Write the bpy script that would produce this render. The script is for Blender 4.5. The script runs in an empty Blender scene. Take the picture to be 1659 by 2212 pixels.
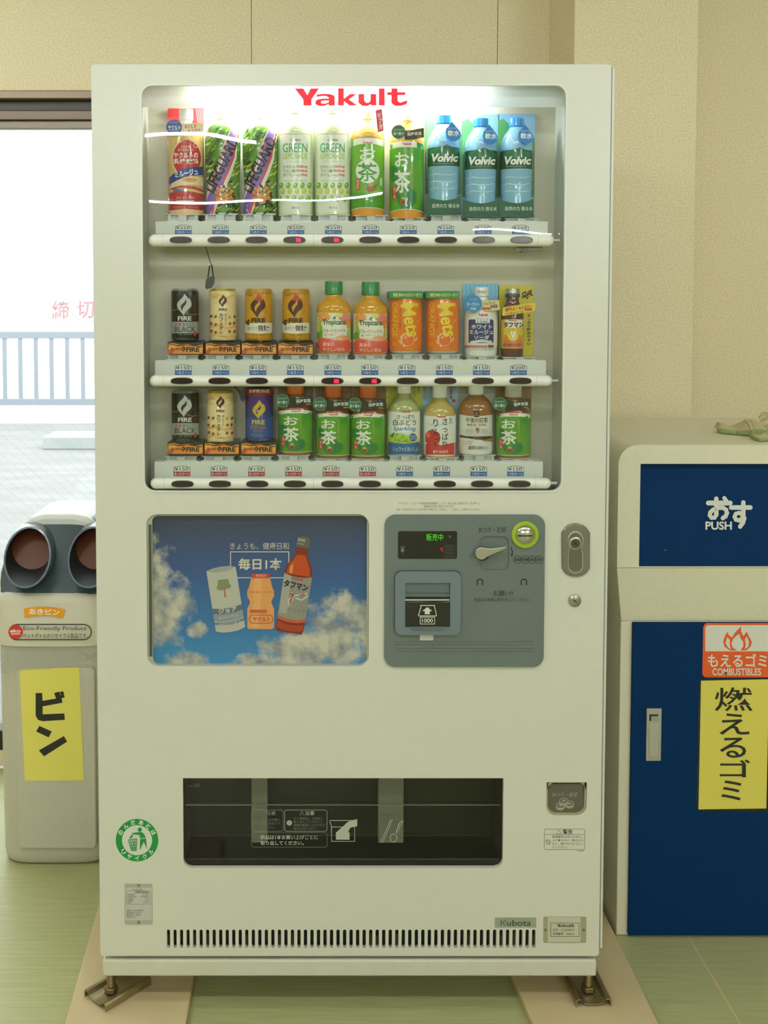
import bpy, bmesh, math, random
from mathutils import Vector, Matrix
random.seed(7)
S = bpy.context.scene
COL = S.collection

# ---------------------------------------------------------------- camera
FPX, U0, V0, PITCH = 2250.0, 675.0, 770.0, math.radians(2.87)
CAMY, CAMZ = -2.03, 1.423
cam = bpy.data.cameras.new('camera')
cam.sensor_fit = 'HORIZONTAL'
cam.sensor_width = 36.0
cam.lens = FPX / 1659 * 36
cam.shift_x = (829.5 - U0) / 1659
cam.shift_y = -(1106 - V0) / 1659
cam.clip_start = 0.05
cam.clip_end = 300
cam_o = bpy.data.objects.new('camera', cam)
COL.objects.link(cam_o)
cam_o.location = (0, CAMY, CAMZ)
cam_o.rotation_euler = (math.pi / 2 - PITCH, 0, 0)
S.camera = cam_o

# ---------------------------------------------------------------- sky, exposure
W = bpy.data.worlds.new('sky')
S.world = W
W.use_nodes = True
_bg = W.node_tree.nodes['Background']
_bg.inputs[0].default_value = (0.97, 0.985, 1.0, 1)
_bg.inputs[1].default_value = 3.3
S.view_settings.view_transform = 'Standard'
S.view_settings.look = 'None'
S.view_settings.gamma = 1
S.view_settings.use_curve_mapping = False
S.view_settings.exposure = 0.0
TUBE_COL = (0.955, 0.99, 1.03)
TUBE_PWR = 54.0
S.cycles.use_denoising = True
S.cycles.max_bounces = 10
S.cycles.transparent_max_bounces = 16
S.cycles.caustics_reflective = False
S.cycles.caustics_refractive = False
S.cycles.sample_clamp_indirect = 6

# ---------------------------------------------------------------- pixel <-> place
_CP, _SP = math.cos(PITCH), math.sin(PITCH)
def ray(u, v):
    a, b = (u - U0) / FPX, -(v - V0) / FPX
    return Vector((a, _CP + b * _SP, -_SP + b * _CP))
def P(u, v, Y):
    d = ray(u, v); t = (Y - CAMY) / d.y
    return Vector((d.x * t, Y, CAMZ + d.z * t))
def G(u, v, Z=0.0):
    d = ray(u, v); t = (Z - CAMZ) / d.z
    return Vector((d.x * t, CAMY + d.y * t, Z))
def mm(Y=0.0, v=1100):
    p = P(700, v, Y); q = P(701, v, Y)
    return q.x - p.x

# ---------------------------------------------------------------- materials
def lin(h):
    if isinstance(h, str):
        h = h.lstrip('#')
        h = [int(h[i:i + 2], 16) / 255 for i in (0, 2, 4)]
    return tuple(c / 12.92 if c <= 0.04045 else ((c + 0.055) / 1.055) ** 2.4 for c in h)
_M = {}
def mat(col, rough=0.5, metal=0.0, coat=0.0, spec=0.5, emit=None, estr=0.0, speck=None, sscale=200.0, amt=0.5, bump=0.0, stretch=None, trans=0.0):
    key = (col, rough, metal, coat, spec, emit, estr, speck, sscale, amt, bump, stretch, trans)
    if key in _M:
        return _M[key]
    m = bpy.data.materials.new('finish_' + str(col).strip('#'))
    m.use_nodes = True
    nt = m.node_tree
    b = nt.nodes['Principled BSDF']
    b.inputs['Base Color'].default_value = (*lin(col), 1)
    b.inputs['Roughness'].default_value = rough
    b.inputs['Metallic'].default_value = metal
    b.inputs['Coat Weight'].default_value = coat
    b.inputs['Specular IOR Level'].default_value = spec
    if emit:
        b.inputs['Emission Color'].default_value = (*lin(emit), 1)
        b.inputs['Emission Strength'].default_value = estr
    if speck or bump:
        tc = nt.nodes.new('ShaderNodeTexCoord')
        mp = nt.nodes.new('ShaderNodeMapping')
        if stretch:
            mp.inputs['Scale'].default_value = stretch
        nz = nt.nodes.new('ShaderNodeTexNoise')
        nz.inputs['Scale'].default_value = sscale
        nz.inputs['Detail'].default_value = 4
        nt.links.new(tc.outputs['Object'], mp.inputs['Vector'])
        nt.links.new(mp.outputs[0], nz.inputs['Vector'])
        if speck:
            cr = nt.nodes.new('ShaderNodeValToRGB')
            cr.color_ramp.elements[0].position = 0.5 - amt / 2
            cr.color_ramp.elements[1].position = 0.5 + amt / 2
            cr.color_ramp.elements[0].color = (*lin(speck), 1)
            cr.color_ramp.elements[1].color = (*lin(col), 1)
            nt.links.new(nz.outputs['Fac'], cr.inputs[0])
            nt.links.new(cr.outputs[0], b.inputs['Base Color'])
        if bump:
            bp = nt.nodes.new('ShaderNodeBump')
            bp.inputs['Strength'].default_value = bump
            bp.inputs['Distance'].default_value = 0.001
            nt.links.new(nz.outputs['Fac'], bp.inputs['Height'])
            nt.links.new(bp.outputs[0], b.inputs['Normal'])
    if trans:
        tr = nt.nodes.new('ShaderNodeBsdfTranslucent')
        tr.inputs[0].default_value = (*lin(col), 1)
        mx = nt.nodes.new('ShaderNodeMixShader')
        mx.inputs[0].default_value = trans
        nt.links.new(b.outputs[0], mx.inputs[1])
        nt.links.new(tr.outputs[0], mx.inputs[2])
        nt.links.new(mx.outputs[0], nt.nodes['Material Output'].inputs['Surface'])
    _M[key] = m
    return m
def clear(name, tint='#ffffff', refl=0.05, rough=0.02, ior=1.45, wavy=0.0, wscale=(3, 1, 6)):
    """thin clear sheet: tinted see-through plus mirror reflection by Fresnel"""
    if name in _M:
        return _M[name]
    m = bpy.data.materials.new(name)
    m.use_nodes = True
    nt = m.node_tree
    nt.nodes.remove(nt.nodes['Principled BSDF'])
    t = nt.nodes.new('ShaderNodeBsdfTransparent'); t.inputs[0].default_value = (*lin(tint), 1)
    g = nt.nodes.new('ShaderNodeBsdfGlossy'); g.inputs['Roughness'].default_value = rough
    # Schlick reflectance of a thin sheet, the same from both sides
    ge = nt.nodes.new('ShaderNodeNewGeometry')
    dt = nt.nodes.new('ShaderNodeVectorMath'); dt.operation = 'DOT_PRODUCT'
    nt.links.new(ge.outputs['Normal'], dt.inputs[0]); nt.links.new(ge.outputs['Incoming'], dt.inputs[1])
    def mt(op, a, b):
        k = nt.nodes.new('ShaderNodeMath'); k.operation = op; k.use_clamp = op == 'SUBTRACT'
        for i, q in enumerate((a, b)):
            if q is None: continue
            if isinstance(q, (int, float)): k.inputs[i].default_value = q
            else: nt.links.new(q, k.inputs[i])
        return k.outputs[0]
    r0 = ((ior - 1) / (ior + 1)) ** 2
    fr = mt('ADD', mt('MULTIPLY', mt('POWER', mt('SUBTRACT', 1.0, mt('ABSOLUTE', dt.outputs['Value'], None)), 5.0), 1 - r0), r0)
    x = nt.nodes.new('ShaderNodeMixShader')
    nt.links.new(fr, x.inputs[0]); nt.links.new(t.outputs[0], x.inputs[1]); nt.links.new(g.outputs[0], x.inputs[2])
    nt.links.new(x.outputs[0], nt.nodes['Material Output'].inputs['Surface'])
    if wavy:
        tc = nt.nodes.new('ShaderNodeTexCoord'); mp = nt.nodes.new('ShaderNodeMapping'); mp.inputs['Scale'].default_value = wscale
        nz = nt.nodes.new('ShaderNodeTexNoise'); nz.inputs['Scale'].default_value = 1.0; nz.inputs['Detail'].default_value = 1
        bp = nt.nodes.new('ShaderNodeBump'); bp.inputs['Strength'].default_value = 1.0; bp.inputs['Distance'].default_value = wavy
        nt.links.new(tc.outputs['Object'], mp.inputs[0]); nt.links.new(mp.outputs[0], nz.inputs['Vector'])
        nt.links.new(nz.outputs['Fac'], bp.inputs['Height']); nt.links.new(bp.outputs[0], g.inputs['Normal'])
    _M[name] = m
    return m
def glow(name, col, strength):
    if name in _M:
        return _M[name]
    m = bpy.data.materials.new(name); m.use_nodes = True
    nt = m.node_tree; nt.nodes.remove(nt.nodes['Principled BSDF'])
    e = nt.nodes.new('ShaderNodeEmission'); e.inputs[0].default_value = (*col, 1); e.inputs[1].default_value = strength
    nt.links.new(e.outputs[0], nt.nodes['Material Output'].inputs['Surface'])
    _M[name] = m
    return m

# ---------------------------------------------------------------- objects
def tag(o, label=None, cat=None, group=None, kind=None):
    if label: o['label'] = label
    if cat: o['category'] = cat
    if group: o['group'] = group
    if kind: o['kind'] = kind
    return o
def empty(name, loc, label=None, cat=None, group=None):
    o = bpy.data.objects.new(name, None)
    o.empty_display_size = 0.05
    COL.objects.link(o)
    o.location = loc
    return tag(o, label, cat, group)
ORG = {}
class MB:
    """collects faces (world coordinates) with materials; build() links one mesh object"""
    def __init__(s):
        s.v, s.f, s.m, s.mats = [], [], [], []
    def mi(s, m):
        if m not in s.mats: s.mats.append(m)
        return s.mats.index(m)
    def add(s, vs, fs, m):
        k = len(s.v); i = s.mi(m)
        s.v += [tuple(x) for x in vs]
        for f in fs:
            s.f.append([a + k for a in f]); s.m.append(i)
        return s
    def box(s, x0, x1, y0, y1, z0, z1, m):
        v = [(x, y, z) for x in (x0, x1) for y in (y0, y1) for z in (z0, z1)]
        return s.add(v, [(0, 1, 3, 2), (4, 6, 7, 5), (0, 4, 5, 1), (2, 3, 7, 6), (0, 2, 6, 4), (1, 5, 7, 3)], m)
    def obox(s, c, ax, hx, hy, hz, m):
        """box centred at c turned by ax (3x3 Matrix)"""
        v = [Vector(c) + ax @ Vector((x, y, z)) for x in (-hx, hx) for y in (-hy, hy) for z in (-hz, hz)]
        return s.add(v, [(0, 1, 3, 2), (4, 6, 7, 5), (0, 4, 5, 1), (2, 3, 7, 6), (0, 2, 6, 4), (1, 5, 7, 3)], m)
    def prism(s, pts, y0, y1, m):
        """pts: (x, z) outline, extruded in y"""
        n = len(pts)
        v = [(x, y0, z) for x, z in pts] + [(x, y1, z) for x, z in pts]
        f = [list(range(n))[::-1], list(range(n, 2 * n))] + [(i, (i + 1) % n, n + (i + 1) % n, n + i) for i in range(n)]
        return s.add(v, f, m)
    def loft(s, rings, m, caps=(True, True), closed=True):
        n = len(rings[0]); v = [p for r in rings for p in r]; f = []
        for k in range(len(rings) - 1):
            for i in range(n if closed else n - 1):
                j = (i + 1) % n
                f.append((k * n + i, k * n + j, (k + 1) * n + j, (k + 1) * n + i))
        if caps[0]: f.append(list(range(n))[::-1])
        if caps[1]: f.append([(len(rings) - 1) * n + i for i in range(n)])
        return s.add(v, f, m)
    def lathe(s, c, prof, m, n=32, ky=1.0, caps=(True, True)):
        """vertical axis through c=(x,y); prof: (z, r)"""
        return s.loft([[(c[0] + r * math.cos(2 * math.pi * i / n), c[1] + ky * r * math.sin(2 * math.pi * i / n), z) for i in range(n)] for z, r in prof], m, caps)
    def tube(s, pts, r, m, n=8):
        pts = [Vector(p) for p in pts]; rings = []
        for i, p in enumerate(pts):
            d = (pts[min(i + 1, len(pts) - 1)] - pts[max(i - 1, 0)]).normalized()
            a = Vector((0, 0, 1)) if abs(d.z) < 0.9 else Vector((1, 0, 0))
            x = d.cross(a).normalized(); y = d.cross(x)
            rr = r[i] if isinstance(r, (list, tuple)) else r
            rings.append([p + rr * (math.cos(2 * math.pi * k / n) * x + math.sin(2 * math.pi * k / n) * y) for k in range(n)])
        return s.loft(rings, m)
    def build(s, name, parent=None, bevel=0.0, smooth=40, seg=2):
        me = bpy.data.meshes.new(name)
        o = bpy.data.objects.new(name, me); COL.objects.link(o)
        org = Vector((0, 0, 0))
        if parent is not None:
            org = ORG[parent.name] if parent.parent else Vector(parent.location)
        me.from_pydata([tuple(Vector(p) - org) for p in s.v], [], s.f)
        for m in s.mats: me.materials.append(m)
        me.polygons.foreach_set('material_index', s.m)
        bm = bmesh.new(); bm.from_mesh(me); bmesh.ops.recalc_face_normals(bm, faces=bm.faces); bm.to_mesh(me); bm.free()
        if smooth:
            me.shade_smooth(); me.set_sharp_from_angle(angle=math.radians(smooth))
        if parent is not None:
            o.parent = parent
            ORG[o.name] = org
        if bevel:
            b = o.modifiers.new('edge', 'BEVEL'); b.width = bevel; b.segments = seg; b.limit_method = 'ANGLE'; b.angle_limit = math.radians(35)
        return o
def rr(x0, x1, z0, z1, r, n=6, corners=(1, 1, 1, 1)):
    """rounded rectangle outline; corners: (bottom-left, bottom-right, top-right, top-left)"""
    out = []
    for k, (cx, cz, a) in enumerate(((x0, z0, 180), (x1, z0, 270), (x1, z1, 0), (x0, z1, 90))):
        if not corners[k] or r <= 0:
            out.append((cx, cz)); continue
        ox = cx + (r if cx == x0 else -r); oz = cz + (r if cz == z0 else -r)
        for i in range(n + 1):
            t = math.radians(a + 90 * i / n)
            out.append((ox + r * math.cos(t), oz + r * math.sin(t)))
    return out
def prr(u0, v0, u1, v1, r, Y, **k):
    """rounded rectangle from a pixel box on the plane Y"""
    a, b = P(u0, v0, Y), P(u1, v1, Y)
    return rr(a.x, b.x, b.z, a.z, r * mm(Y), **k)
def holed(outline, holes):
    """2-D outline with holes -> (verts, faces)"""
    c = bpy.data.curves.new('outline', 'CURVE'); c.dimensions = '2D'; c.fill_mode = 'BOTH'
    for loop in [outline] + holes:
        sp = c.splines.new('POLY'); sp.points.add(len(loop) - 1)
        for p, q in zip(sp.points, loop): p.co = (q[0], q[1], 0, 1)
        sp.use_cyclic_u = True
    o = bpy.data.objects.new('outline', c); COL.objects.link(o)
    dg = bpy.context.evaluated_depsgraph_get()
    me = o.evaluated_get(dg).to_mesh()
    vs = [(q.co.x, q.co.y) for q in me.vertices]; fs = [list(p.vertices) for p in me.polygons]
    bpy.data.objects.remove(o); bpy.data.curves.remove(c)
    return vs, fs
def plate(mb, outline, holes, y0, y1, m):
    vs, fs = holed(outline, holes)
    mb.add([(x, y0, z) for x, z in vs], fs, m)
    mb.add([(x, y1, z) for x, z in vs], [f[::-1] for f in fs], m)
    for loop in [outline] + holes:
        n = len(loop)
        mb.add([(x, y0, z) for x, z in loop] + [(x, y1, z) for x, z in loop], [(i, (i + 1) % n, n + (i + 1) % n, n + i) for i in range(n)], m)

# ---------------------------------------------------------------- flat print: shapes and lettering laid on a surface
_TXT = {}
_tc = bpy.data.curves.new('type', 'FONT'); _tc.resolution_u = 3
_to = bpy.data.objects.new('type', _tc); COL.objects.link(_to)
def glyphs(s, bold=0.0, shear=0.0, space=1.0):
    key = (s, bold, shear, space)
    if key not in _TXT:
        _tc.body = s; _tc.offset = bold; _tc.shear = shear; _tc.space_character = space
        _to.data = _tc
        dg = bpy.context.evaluated_depsgraph_get(); dg.update()
        me = _to.evaluated_get(dg).to_mesh()
        _TXT[key] = ([(q.co.x, q.co.y) for q in me.vertices], [list(p.vertices) for p in me.polygons])
        _to.evaluated_get(dg).to_mesh_clear()
    return _TXT[key]
class Pr:
    """surf: a number (plane Y) or a function (x, z) -> Y of the front surface; coordinates are photo pixels"""
    def __init__(s, surf, step=None, off=(0, 0), lift=0.00012, dl=0.00005, rough=0.42, coat=0.0, **mk):
        s.surf, s.step, s.off, s.lift, s.dl = surf, step, off, lift, dl
        s.rough, s.coat, s.mk = rough, coat, mk
        s.sh, s.tx, s.k = [], [], 0
        s.alt = None
    def _put(s, vs, fs, col, text=False):
        s.k += 1
        du, dv = s.off
        (s.tx if text else s.sh).append(([(a + du, b + dv) for a, b in vs], fs, col, s.lift + s.k * s.dl))
        return s
    def poly(s, pts, col): return s._put(pts, [list(range(len(pts)))], col)
    def rect(s, u0, v0, u1, v1, col, r=0, corners=(1, 1, 1, 1)):
        return s.poly([(a, -b) for a, b in rr(u0, u1, -v1, -v0, r, n=4, corners=corners)], col)
    def ell(s, cu, cv, ru, rv, col, n=24, rot=0):
        c, d = math.cos(math.radians(rot)), math.sin(math.radians(rot))
        return s.poly([(cu + ru * math.cos(t) * c - rv * math.sin(t) * d, cv + ru * math.cos(t) * d + rv * math.sin(t) * c) for t in (2 * math.pi * i / n for i in range(n))], col)
    def ring(s, cu, cv, ru, w, col, n=32, rv=None, a0=0, a1=360):
        rv = rv or ru; full = a1 - a0 >= 360
        ts = [math.radians(a0 + (a1 - a0) * i / n) for i in range(n + (0 if full else 1))]
        vs = [(cu + ru * math.cos(t), cv + rv * math.sin(t)) for t in ts] + [(cu + (ru - w) * math.cos(t), cv + (rv - w) * math.sin(t)) for t in ts]
        k = len(ts)
        return s._put(vs, [(i, (i + 1) % k, k + (i + 1) % k, k + i) for i in range(k if full else k - 1)], col)
    def line(s, pts, w, col, text=False):
        L, R = [], []
        ws = w if isinstance(w, (list, tuple)) else [w] * len(pts)
        for i, p in enumerate(pts):
            a, b = pts[max(i - 1, 0)], pts[min(i + 1, len(pts) - 1)]
            dx, dy = b[0] - a[0], b[1] - a[1]; n = math.hypot(dx, dy) or 1
            L.append((p[0] - dy / n * ws[i] / 2, p[1] + dx / n * ws[i] / 2)); R.append((p[0] + dy / n * ws[i] / 2, p[1] - dx / n * ws[i] / 2))
        k = len(pts)
        return s._put(L + R, [(i, i + 1, k + i + 1, k + i) for i in range(k - 1)], col, text)
    def stroke(s, pts, w, col):
        s.line(pts, w, col)
        for p in pts: s.ell(p[0], p[1], w / 2, w / 2, col, n=16)
        return s
    def frame(s, u0, v0, u1, v1, w, col, r=0):
        a = [(p, -q) for p, q in rr(u0, u1, -v1, -v0, r, n=4)]; b = [(p, -q) for p, q in rr(u0 + w, u1 - w, -v1 + w, -v0 - w, max(r - w, 0.01) if r else 0, n=4)]
        k = len(a)
        return s._put(a + b, [(i, (i + 1) % k, k + (i + 1) % k, k + i) for i in range(k)], col)
    def text(s, t, u0, v0, u1, v1, col, bold=0.0, shear=0.0, rot=0.0, space=1.0):
        vs, fs = glyphs(t, bold, shear, space)
        if not vs: return s
        x0, x1 = min(p[0] for p in vs), max(p[0] for p in vs); y0, y1 = min(p[1] for p in vs), max(p[1] for p in vs)
        cu, cv = (u0 + u1) / 2, (v0 + v1) / 2
        c, d = math.cos(math.radians(rot)), math.sin(math.radians(rot))
        out = []
        for x, y in vs:
            a = ((x - x0) / (x1 - x0 or 1) - 0.5) * (u1 - u0); b = (0.5 - (y - y0) / (y1 - y0 or 1)) * (v1 - v0)
            out.append((cu + a * c - b * d, cv + a * d + b * c))
        return s._put(out, fs, col, True)
    def vtext(s, t, uc, v0, v1, w, col, bold=0.0, lean=0.0):
        h = (v1 - v0) / len(t)
        for i, ch in enumerate(t):
            vs, fs = glyphs(ch, bold)
            if ch == 'ー': vs = [(0.38 + y, 0.88 - x) for x, y in vs]
            s._put([(uc + lean * i + (x - 0.5) * w, v0 + h * (i + 0.5) - (y - 0.38) * h) for x, y in vs], fs, col, True)
        return s
    def _map(s, mb, items):
        for vs, fs, col, lift in items:
            if s.step:
                bm = bmesh.new()
                bv = [bm.verts.new((a, b, 0)) for a, b in vs]
                for f in fs:
                    try: bm.faces.new([bv[i] for i in f])
                    except ValueError: pass
                us = [a for a, b in vs]; ws = [b for a, b in vs]
                for ax, lo, hi, st in ((0, min(us), max(us), s.step), (1, min(ws), max(ws), s.step * 2.5)):
                    k = math.floor(lo / st) + 1
                    while k * st < hi:
                        co = [0, 0, 0]; co[ax] = k * st; no = [0, 0, 0]; no[ax] = 1
                        bmesh.ops.bisect_plane(bm, geom=bm.verts[:] + bm.edges[:] + bm.faces[:], plane_co=co, plane_no=no)
                        k += 1
                bm.verts.index_update()
                vs = [(q.co.x, q.co.y) for q in bm.verts]; fs = [[q.index for q in f.verts] for f in bm.faces]
                bm.free()
            pts = []
            for u, v in vs:
                if callable(s.surf):
                    Y = s.surf.y0
                    for _ in range(3):
                        p = P(u, v, Y); Y = s.surf(p.x, p.z)
                    p = P(u, v, Y); p.y -= lift
                    if hasattr(s.surf, 'fit'): p = s.surf.fit(p)
                else:
                    p = P(u, v, s.surf - lift)
                pts.append(p)
            m = col if not isinstance(col, str) else mat(col, rough=s.rough, coat=s.coat, **s.mk)
            mb.add(pts, fs, m)
    def into(s, mb):
        s._map(mb, s.sh + s.tx); return mb
    def build(s, name, parent, lettering='lettering', label=None):
        o = None
        if s.sh:
            mb = MB(); s._map(mb, s.sh); o = mb.build(name, parent); o['kind'] = 'stuff'
            if label: o['label'] = label
        if s.tx:
            mb = MB(); s._map(mb, s.tx)
            t = mb.build(lettering, parent if o is None or parent.parent else o); t['kind'] = 'stuff'
        return o

# ================================================================ the room
WALL = mat('#efe4c2', rough=0.75, speck='#dccfa6', sscale=210, amt=0.3, bump=0.25)
WALL2 = mat('#e9ddb8', rough=0.75, speck='#d6c99e', sscale=210, amt=0.3, bump=0.25)
CEILM = mat('#e6e4d8', rough=0.8, speck='#dedccd', sscale=160, amt=0.4)
YB = 1.10                                   # back wall plane
X0, X1, YF, ZC = -3.2, 5.6, -17.0, 2.65
VINYL = mat('#bcbf8e', rough=0.38, speck='#a9ac78', sscale=9, amt=0.55, stretch=(0.8, 14, 1))
def struct(o, label=None):
    o['kind'] = 'structure'
    if label: o['label'] = label
    return o
fl = struct(MB().box(X0, X1, YF, YB, -0.06, -0.004, mat('#6f7350', rough=0.8)).build('floor'), 'pale green sheet vinyl floor with a welded seam')
seam = G(1600, 2212).x
SEAMM = mat('#cdbf92', rough=0.5)
xs = [seam + 1.82 * k for k in range(-3, 3)]
xs = [X0] + [x for x in xs if X0 < x < X1] + [X1]
for a, b in zip(xs, xs[1:]):
    MB().box(a + 0.003, b - 0.003, YF, YB, -0.004, 0.0, VINYL).build('vinyl_sheet', fl)
for x in xs[1:-1]:
    MB().box(x - 0.003, x + 0.003, YF, YB, -0.004, -0.0004, SEAMM).build('weld_seam', fl)
struct(MB().box(X0, X1, YF, YB + 0.15, ZC, ZC + 0.08, CEILM).build('ceiling'), 'plain off-white ceiling above the vending area')

# back wall: window opening on one side, joined panels
wx0, wx1 = -2.35, -0.42
wz0, wz1 = 0.05, P(100, 196, YB).z
wb = struct(MB().box(wx1 + 0.012, X1, YB + 0.02, YB + 0.15, 0, ZC, WALL2).box(X0, wx0 - 0.012, YB + 0.02, YB + 0.15, 0, ZC, WALL2)
            .box(wx0 - 0.012, wx1 + 0.012, YB + 0.02, YB + 0.15, wz1 + 0.012, ZC, WALL2).box(wx0 - 0.012, wx1 + 0.012, YB + 0.02, YB + 0.15, 0, wz0 - 0.002, WALL2).build('wall_back'),
            'beige speckled panelled wall behind the vending machine')
j1, j2 = P(543, 60, YB).x, P(1075, 60, YB).x
g = 0.0009
for a, b, c, d in ((X0, wx0, 0, ZC), (wx0, j1, wz1, ZC), (wx1, j1, 0, wz1), (j1, j2, 0, ZC), (j2, X1, 0, ZC)):
    MB().box(a + g, b - g, YB, YB + 0.02, c + g, d - g, WALL).build('wall_panel', wb)
struct(MB().box(X0 - 0.1, X0, YF, YB + 0.15, 0, ZC, WALL).build('wall_left'), 'beige side wall out beyond the window')
struct(MB().box(X1, X1 + 0.1, YF, YB + 0.15, 0, ZC, WALL).build('wall_right'), 'beige side wall beyond the blue bin')
struct(MB().box(X0, X1, YF - 0.1, YF, 0, ZC, WALL).build('wall_front'), 'beige far wall facing the vending machine')
pa, pb = P(1238, 300, 0.80).x, P(1505, 300, 0.80).x
struct(MB().box(pa, pb, 0.80, YB, 0, ZC, WALL).build('wall_column', bevel=0.003), 'beige square wall column behind the blue bin')

# glazed opening on the window side
DARK = mat('#3a362f', rough=0.35, metal=0.6)
BRN = mat('#8c7a66', rough=0.4, metal=0.4)
win = struct(empty('window_1', (wx0, YB, wz0)), 'tall patterned glass window in a dark bronze frame')
zt = wz1
za, zb, zc2, zd = (P(100, v, YB).z for v in (213, 236, 256, 274))
MB().box(wx0, wx1, YB - 0.004, YB + 0.06, za, zt, BRN).build('head_casing', win, bevel=0.002)
MB().box(wx0, wx1, YB + 0.03, YB + 0.09, zb, za, DARK).build('window_frame', win, bevel=0.002)
MB().box(wx0, wx1, YB + 0.02, YB + 0.07, zc2, zb, mat('#6b5d50', rough=0.35, metal=0.5)).build('window_track', win, bevel=0.002)
MB().box(wx0, wx1, YB + 0.035, YB + 0.065, zd, zc2, mat('#7a6f62', rough=0.35, metal=0.5)).build('sash_rail', win, bevel=0.002)
MB().box(wx0, wx1, YB + 0.02, YB + 0.08, wz0, wz0 + 0.06, DARK).build('sash_rail', win, bevel=0.002)
for x in (wx0, (wx0 + wx1) / 2 - 0.33, wx1 - 0.05):
    MB().box(x, x + 0.05, YB + 0.03, YB + 0.07, wz0 + 0.06, zd, DARK).build('sash_stile', win, bevel=0.002)
pane = MB().box(wx0 + 0.05, wx1 - 0.05, YB + 0.046, YB + 0.05, wz0 + 0.05, zd + 0.01, clear('window_glass', '#f7fbfb')).build('pane', win)
mb = MB(); hatch = mat('#a4abaf', rough=0.6, trans=0.9)
zz = zd - wz0
k = wx0 - zz
while k < wx1:                               # slanted lines moulded in the glass
    a, b = k, k + zz * 1.15
    t0 = max(0, (wx0 + 0.06 - a) / (b - a)); t1 = min(1, (wx1 - 0.06 - a) / (b - a))
    if t1 > t0:
        x0, x1, z0, z1 = a + (b - a) * t0, a + (b - a) * t1, zd - zz * t0, zd - zz * t1
        mb.add([(x0, YB + 0.0455, z0 - 0.0005), (x0, YB + 0.0455, z0 + 0.0006), (x1, YB + 0.0455, z1 + 0.0006), (x1, YB + 0.0455, z1 - 0.0005)], [(0, 1, 2, 3)], hatch)
    k += 0.036
pat = mb.build('glass_pattern', win); pat['kind'] = 'stuff'

# outside: terrace, kerb, railing
gy = G(60, 914, -0.02).y
tg = MB().box(-14, 3, YB + 0.15, gy, -0.3, -0.02, mat('#9c9a98', rough=0.9, speck='#898886', sscale=1.6, amt=0.5, stretch=(1, 3, 1))).build('terrace_ground')
struct(tg, 'pale concrete terrace outside the window')
ky = G(150, 971, -0.02).y
kb = MB().box(P(92, 950, ky).x, 1.0, ky, ky + 0.5, -0.02, P(150, 944, ky).z, mat('#b3b8b6', rough=0.9, speck='#a6acaa', sscale=6, amt=0.5)).build('kerb_outside', bevel=0.01)
struct(kb, 'low concrete kerb along the terrace edge')
RB = mat('#949ca6', rough=0.5)
rail = empty('terrace_railing', (P(100, 715, gy).x, gy, -0.02), 'pale blue metal railing at the terrace edge outside the window', 'railing')
MB().box(P(-500, 715, gy).x, 1.5, gy - 0.03, gy + 0.03, P(100, 731, gy).z, P(100, 716, gy).z, RB).build('top_rail', rail, bevel=0.006)
MB().box(P(-500, 872, gy).x, 1.5, gy - 0.03, gy + 0.03, P(100, 875, gy).z, P(100, 861, gy).z, RB).build('bottom_rail', rail, bevel=0.006)
for i in range(-14, 12):
    x = P(11 + 33.7 * i, 800, gy).x; w = 0.024
    MB().box(x - w, x + w, gy - 0.02, gy + 0.02, P(100, 861, gy).z, P(100, 731, gy).z, RB).build('baluster', rail)
for i in (-12, 9):
    x = P(28 + 33.7 * i, 800, gy).x
    MB().box(x - 0.035, x + 0.035, gy - 0.028, gy + 0.028, -0.02, P(100, 861, gy).z, RB).build('post', rail)
# notice on the pane; lettering colour paled to look blown out by daylight
cs = empty('closed_notice', P(160, 669, YB + 0.053), 'white notice, its red characters coloured pale for glare, stuck outside the window', 'notice')
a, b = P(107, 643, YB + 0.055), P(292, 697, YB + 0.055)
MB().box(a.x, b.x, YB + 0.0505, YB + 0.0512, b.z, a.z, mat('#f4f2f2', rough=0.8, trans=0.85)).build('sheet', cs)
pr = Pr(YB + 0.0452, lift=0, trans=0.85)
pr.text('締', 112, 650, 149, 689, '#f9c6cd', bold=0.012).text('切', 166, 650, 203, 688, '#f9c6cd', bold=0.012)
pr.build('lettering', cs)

# ceiling lamps (twin tubes)
FIX = mat('#e8e8e0', rough=0.4)
def lamp(x, y, lab, L=1.24, offs=(-0.045, 0.045), power=1.0):
    TUBE = glow('fluorescent_tube_%.2f' % power, TUBE_COL, TUBE_PWR * 1.32 * power)
    e = empty('ceiling_light', (x, y, ZC), lab, 'ceiling light', 'fluorescent ceiling lights')
    MB().box(x - L / 2, x + L / 2, y - 0.05, y + 0.05, ZC - 0.05, ZC, FIX).build('housing', e, bevel=0.004)
    for dy in offs:
        MB().tube([(x - L / 2 + 0.02, y + dy, ZC - 0.075), (x + L / 2 - 0.02, y + dy, ZC - 0.075)], 0.0115, TUBE, 10).build('tube', e)
    for sx in (-1, 1):
        MB().box(x + sx * L / 2 - 0.02, x + sx * L / 2 + 0.02, y - 0.07, y + 0.07, ZC - 0.095, ZC - 0.03, FIX).build('lamp_holder', e, bevel=0.003)
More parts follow.
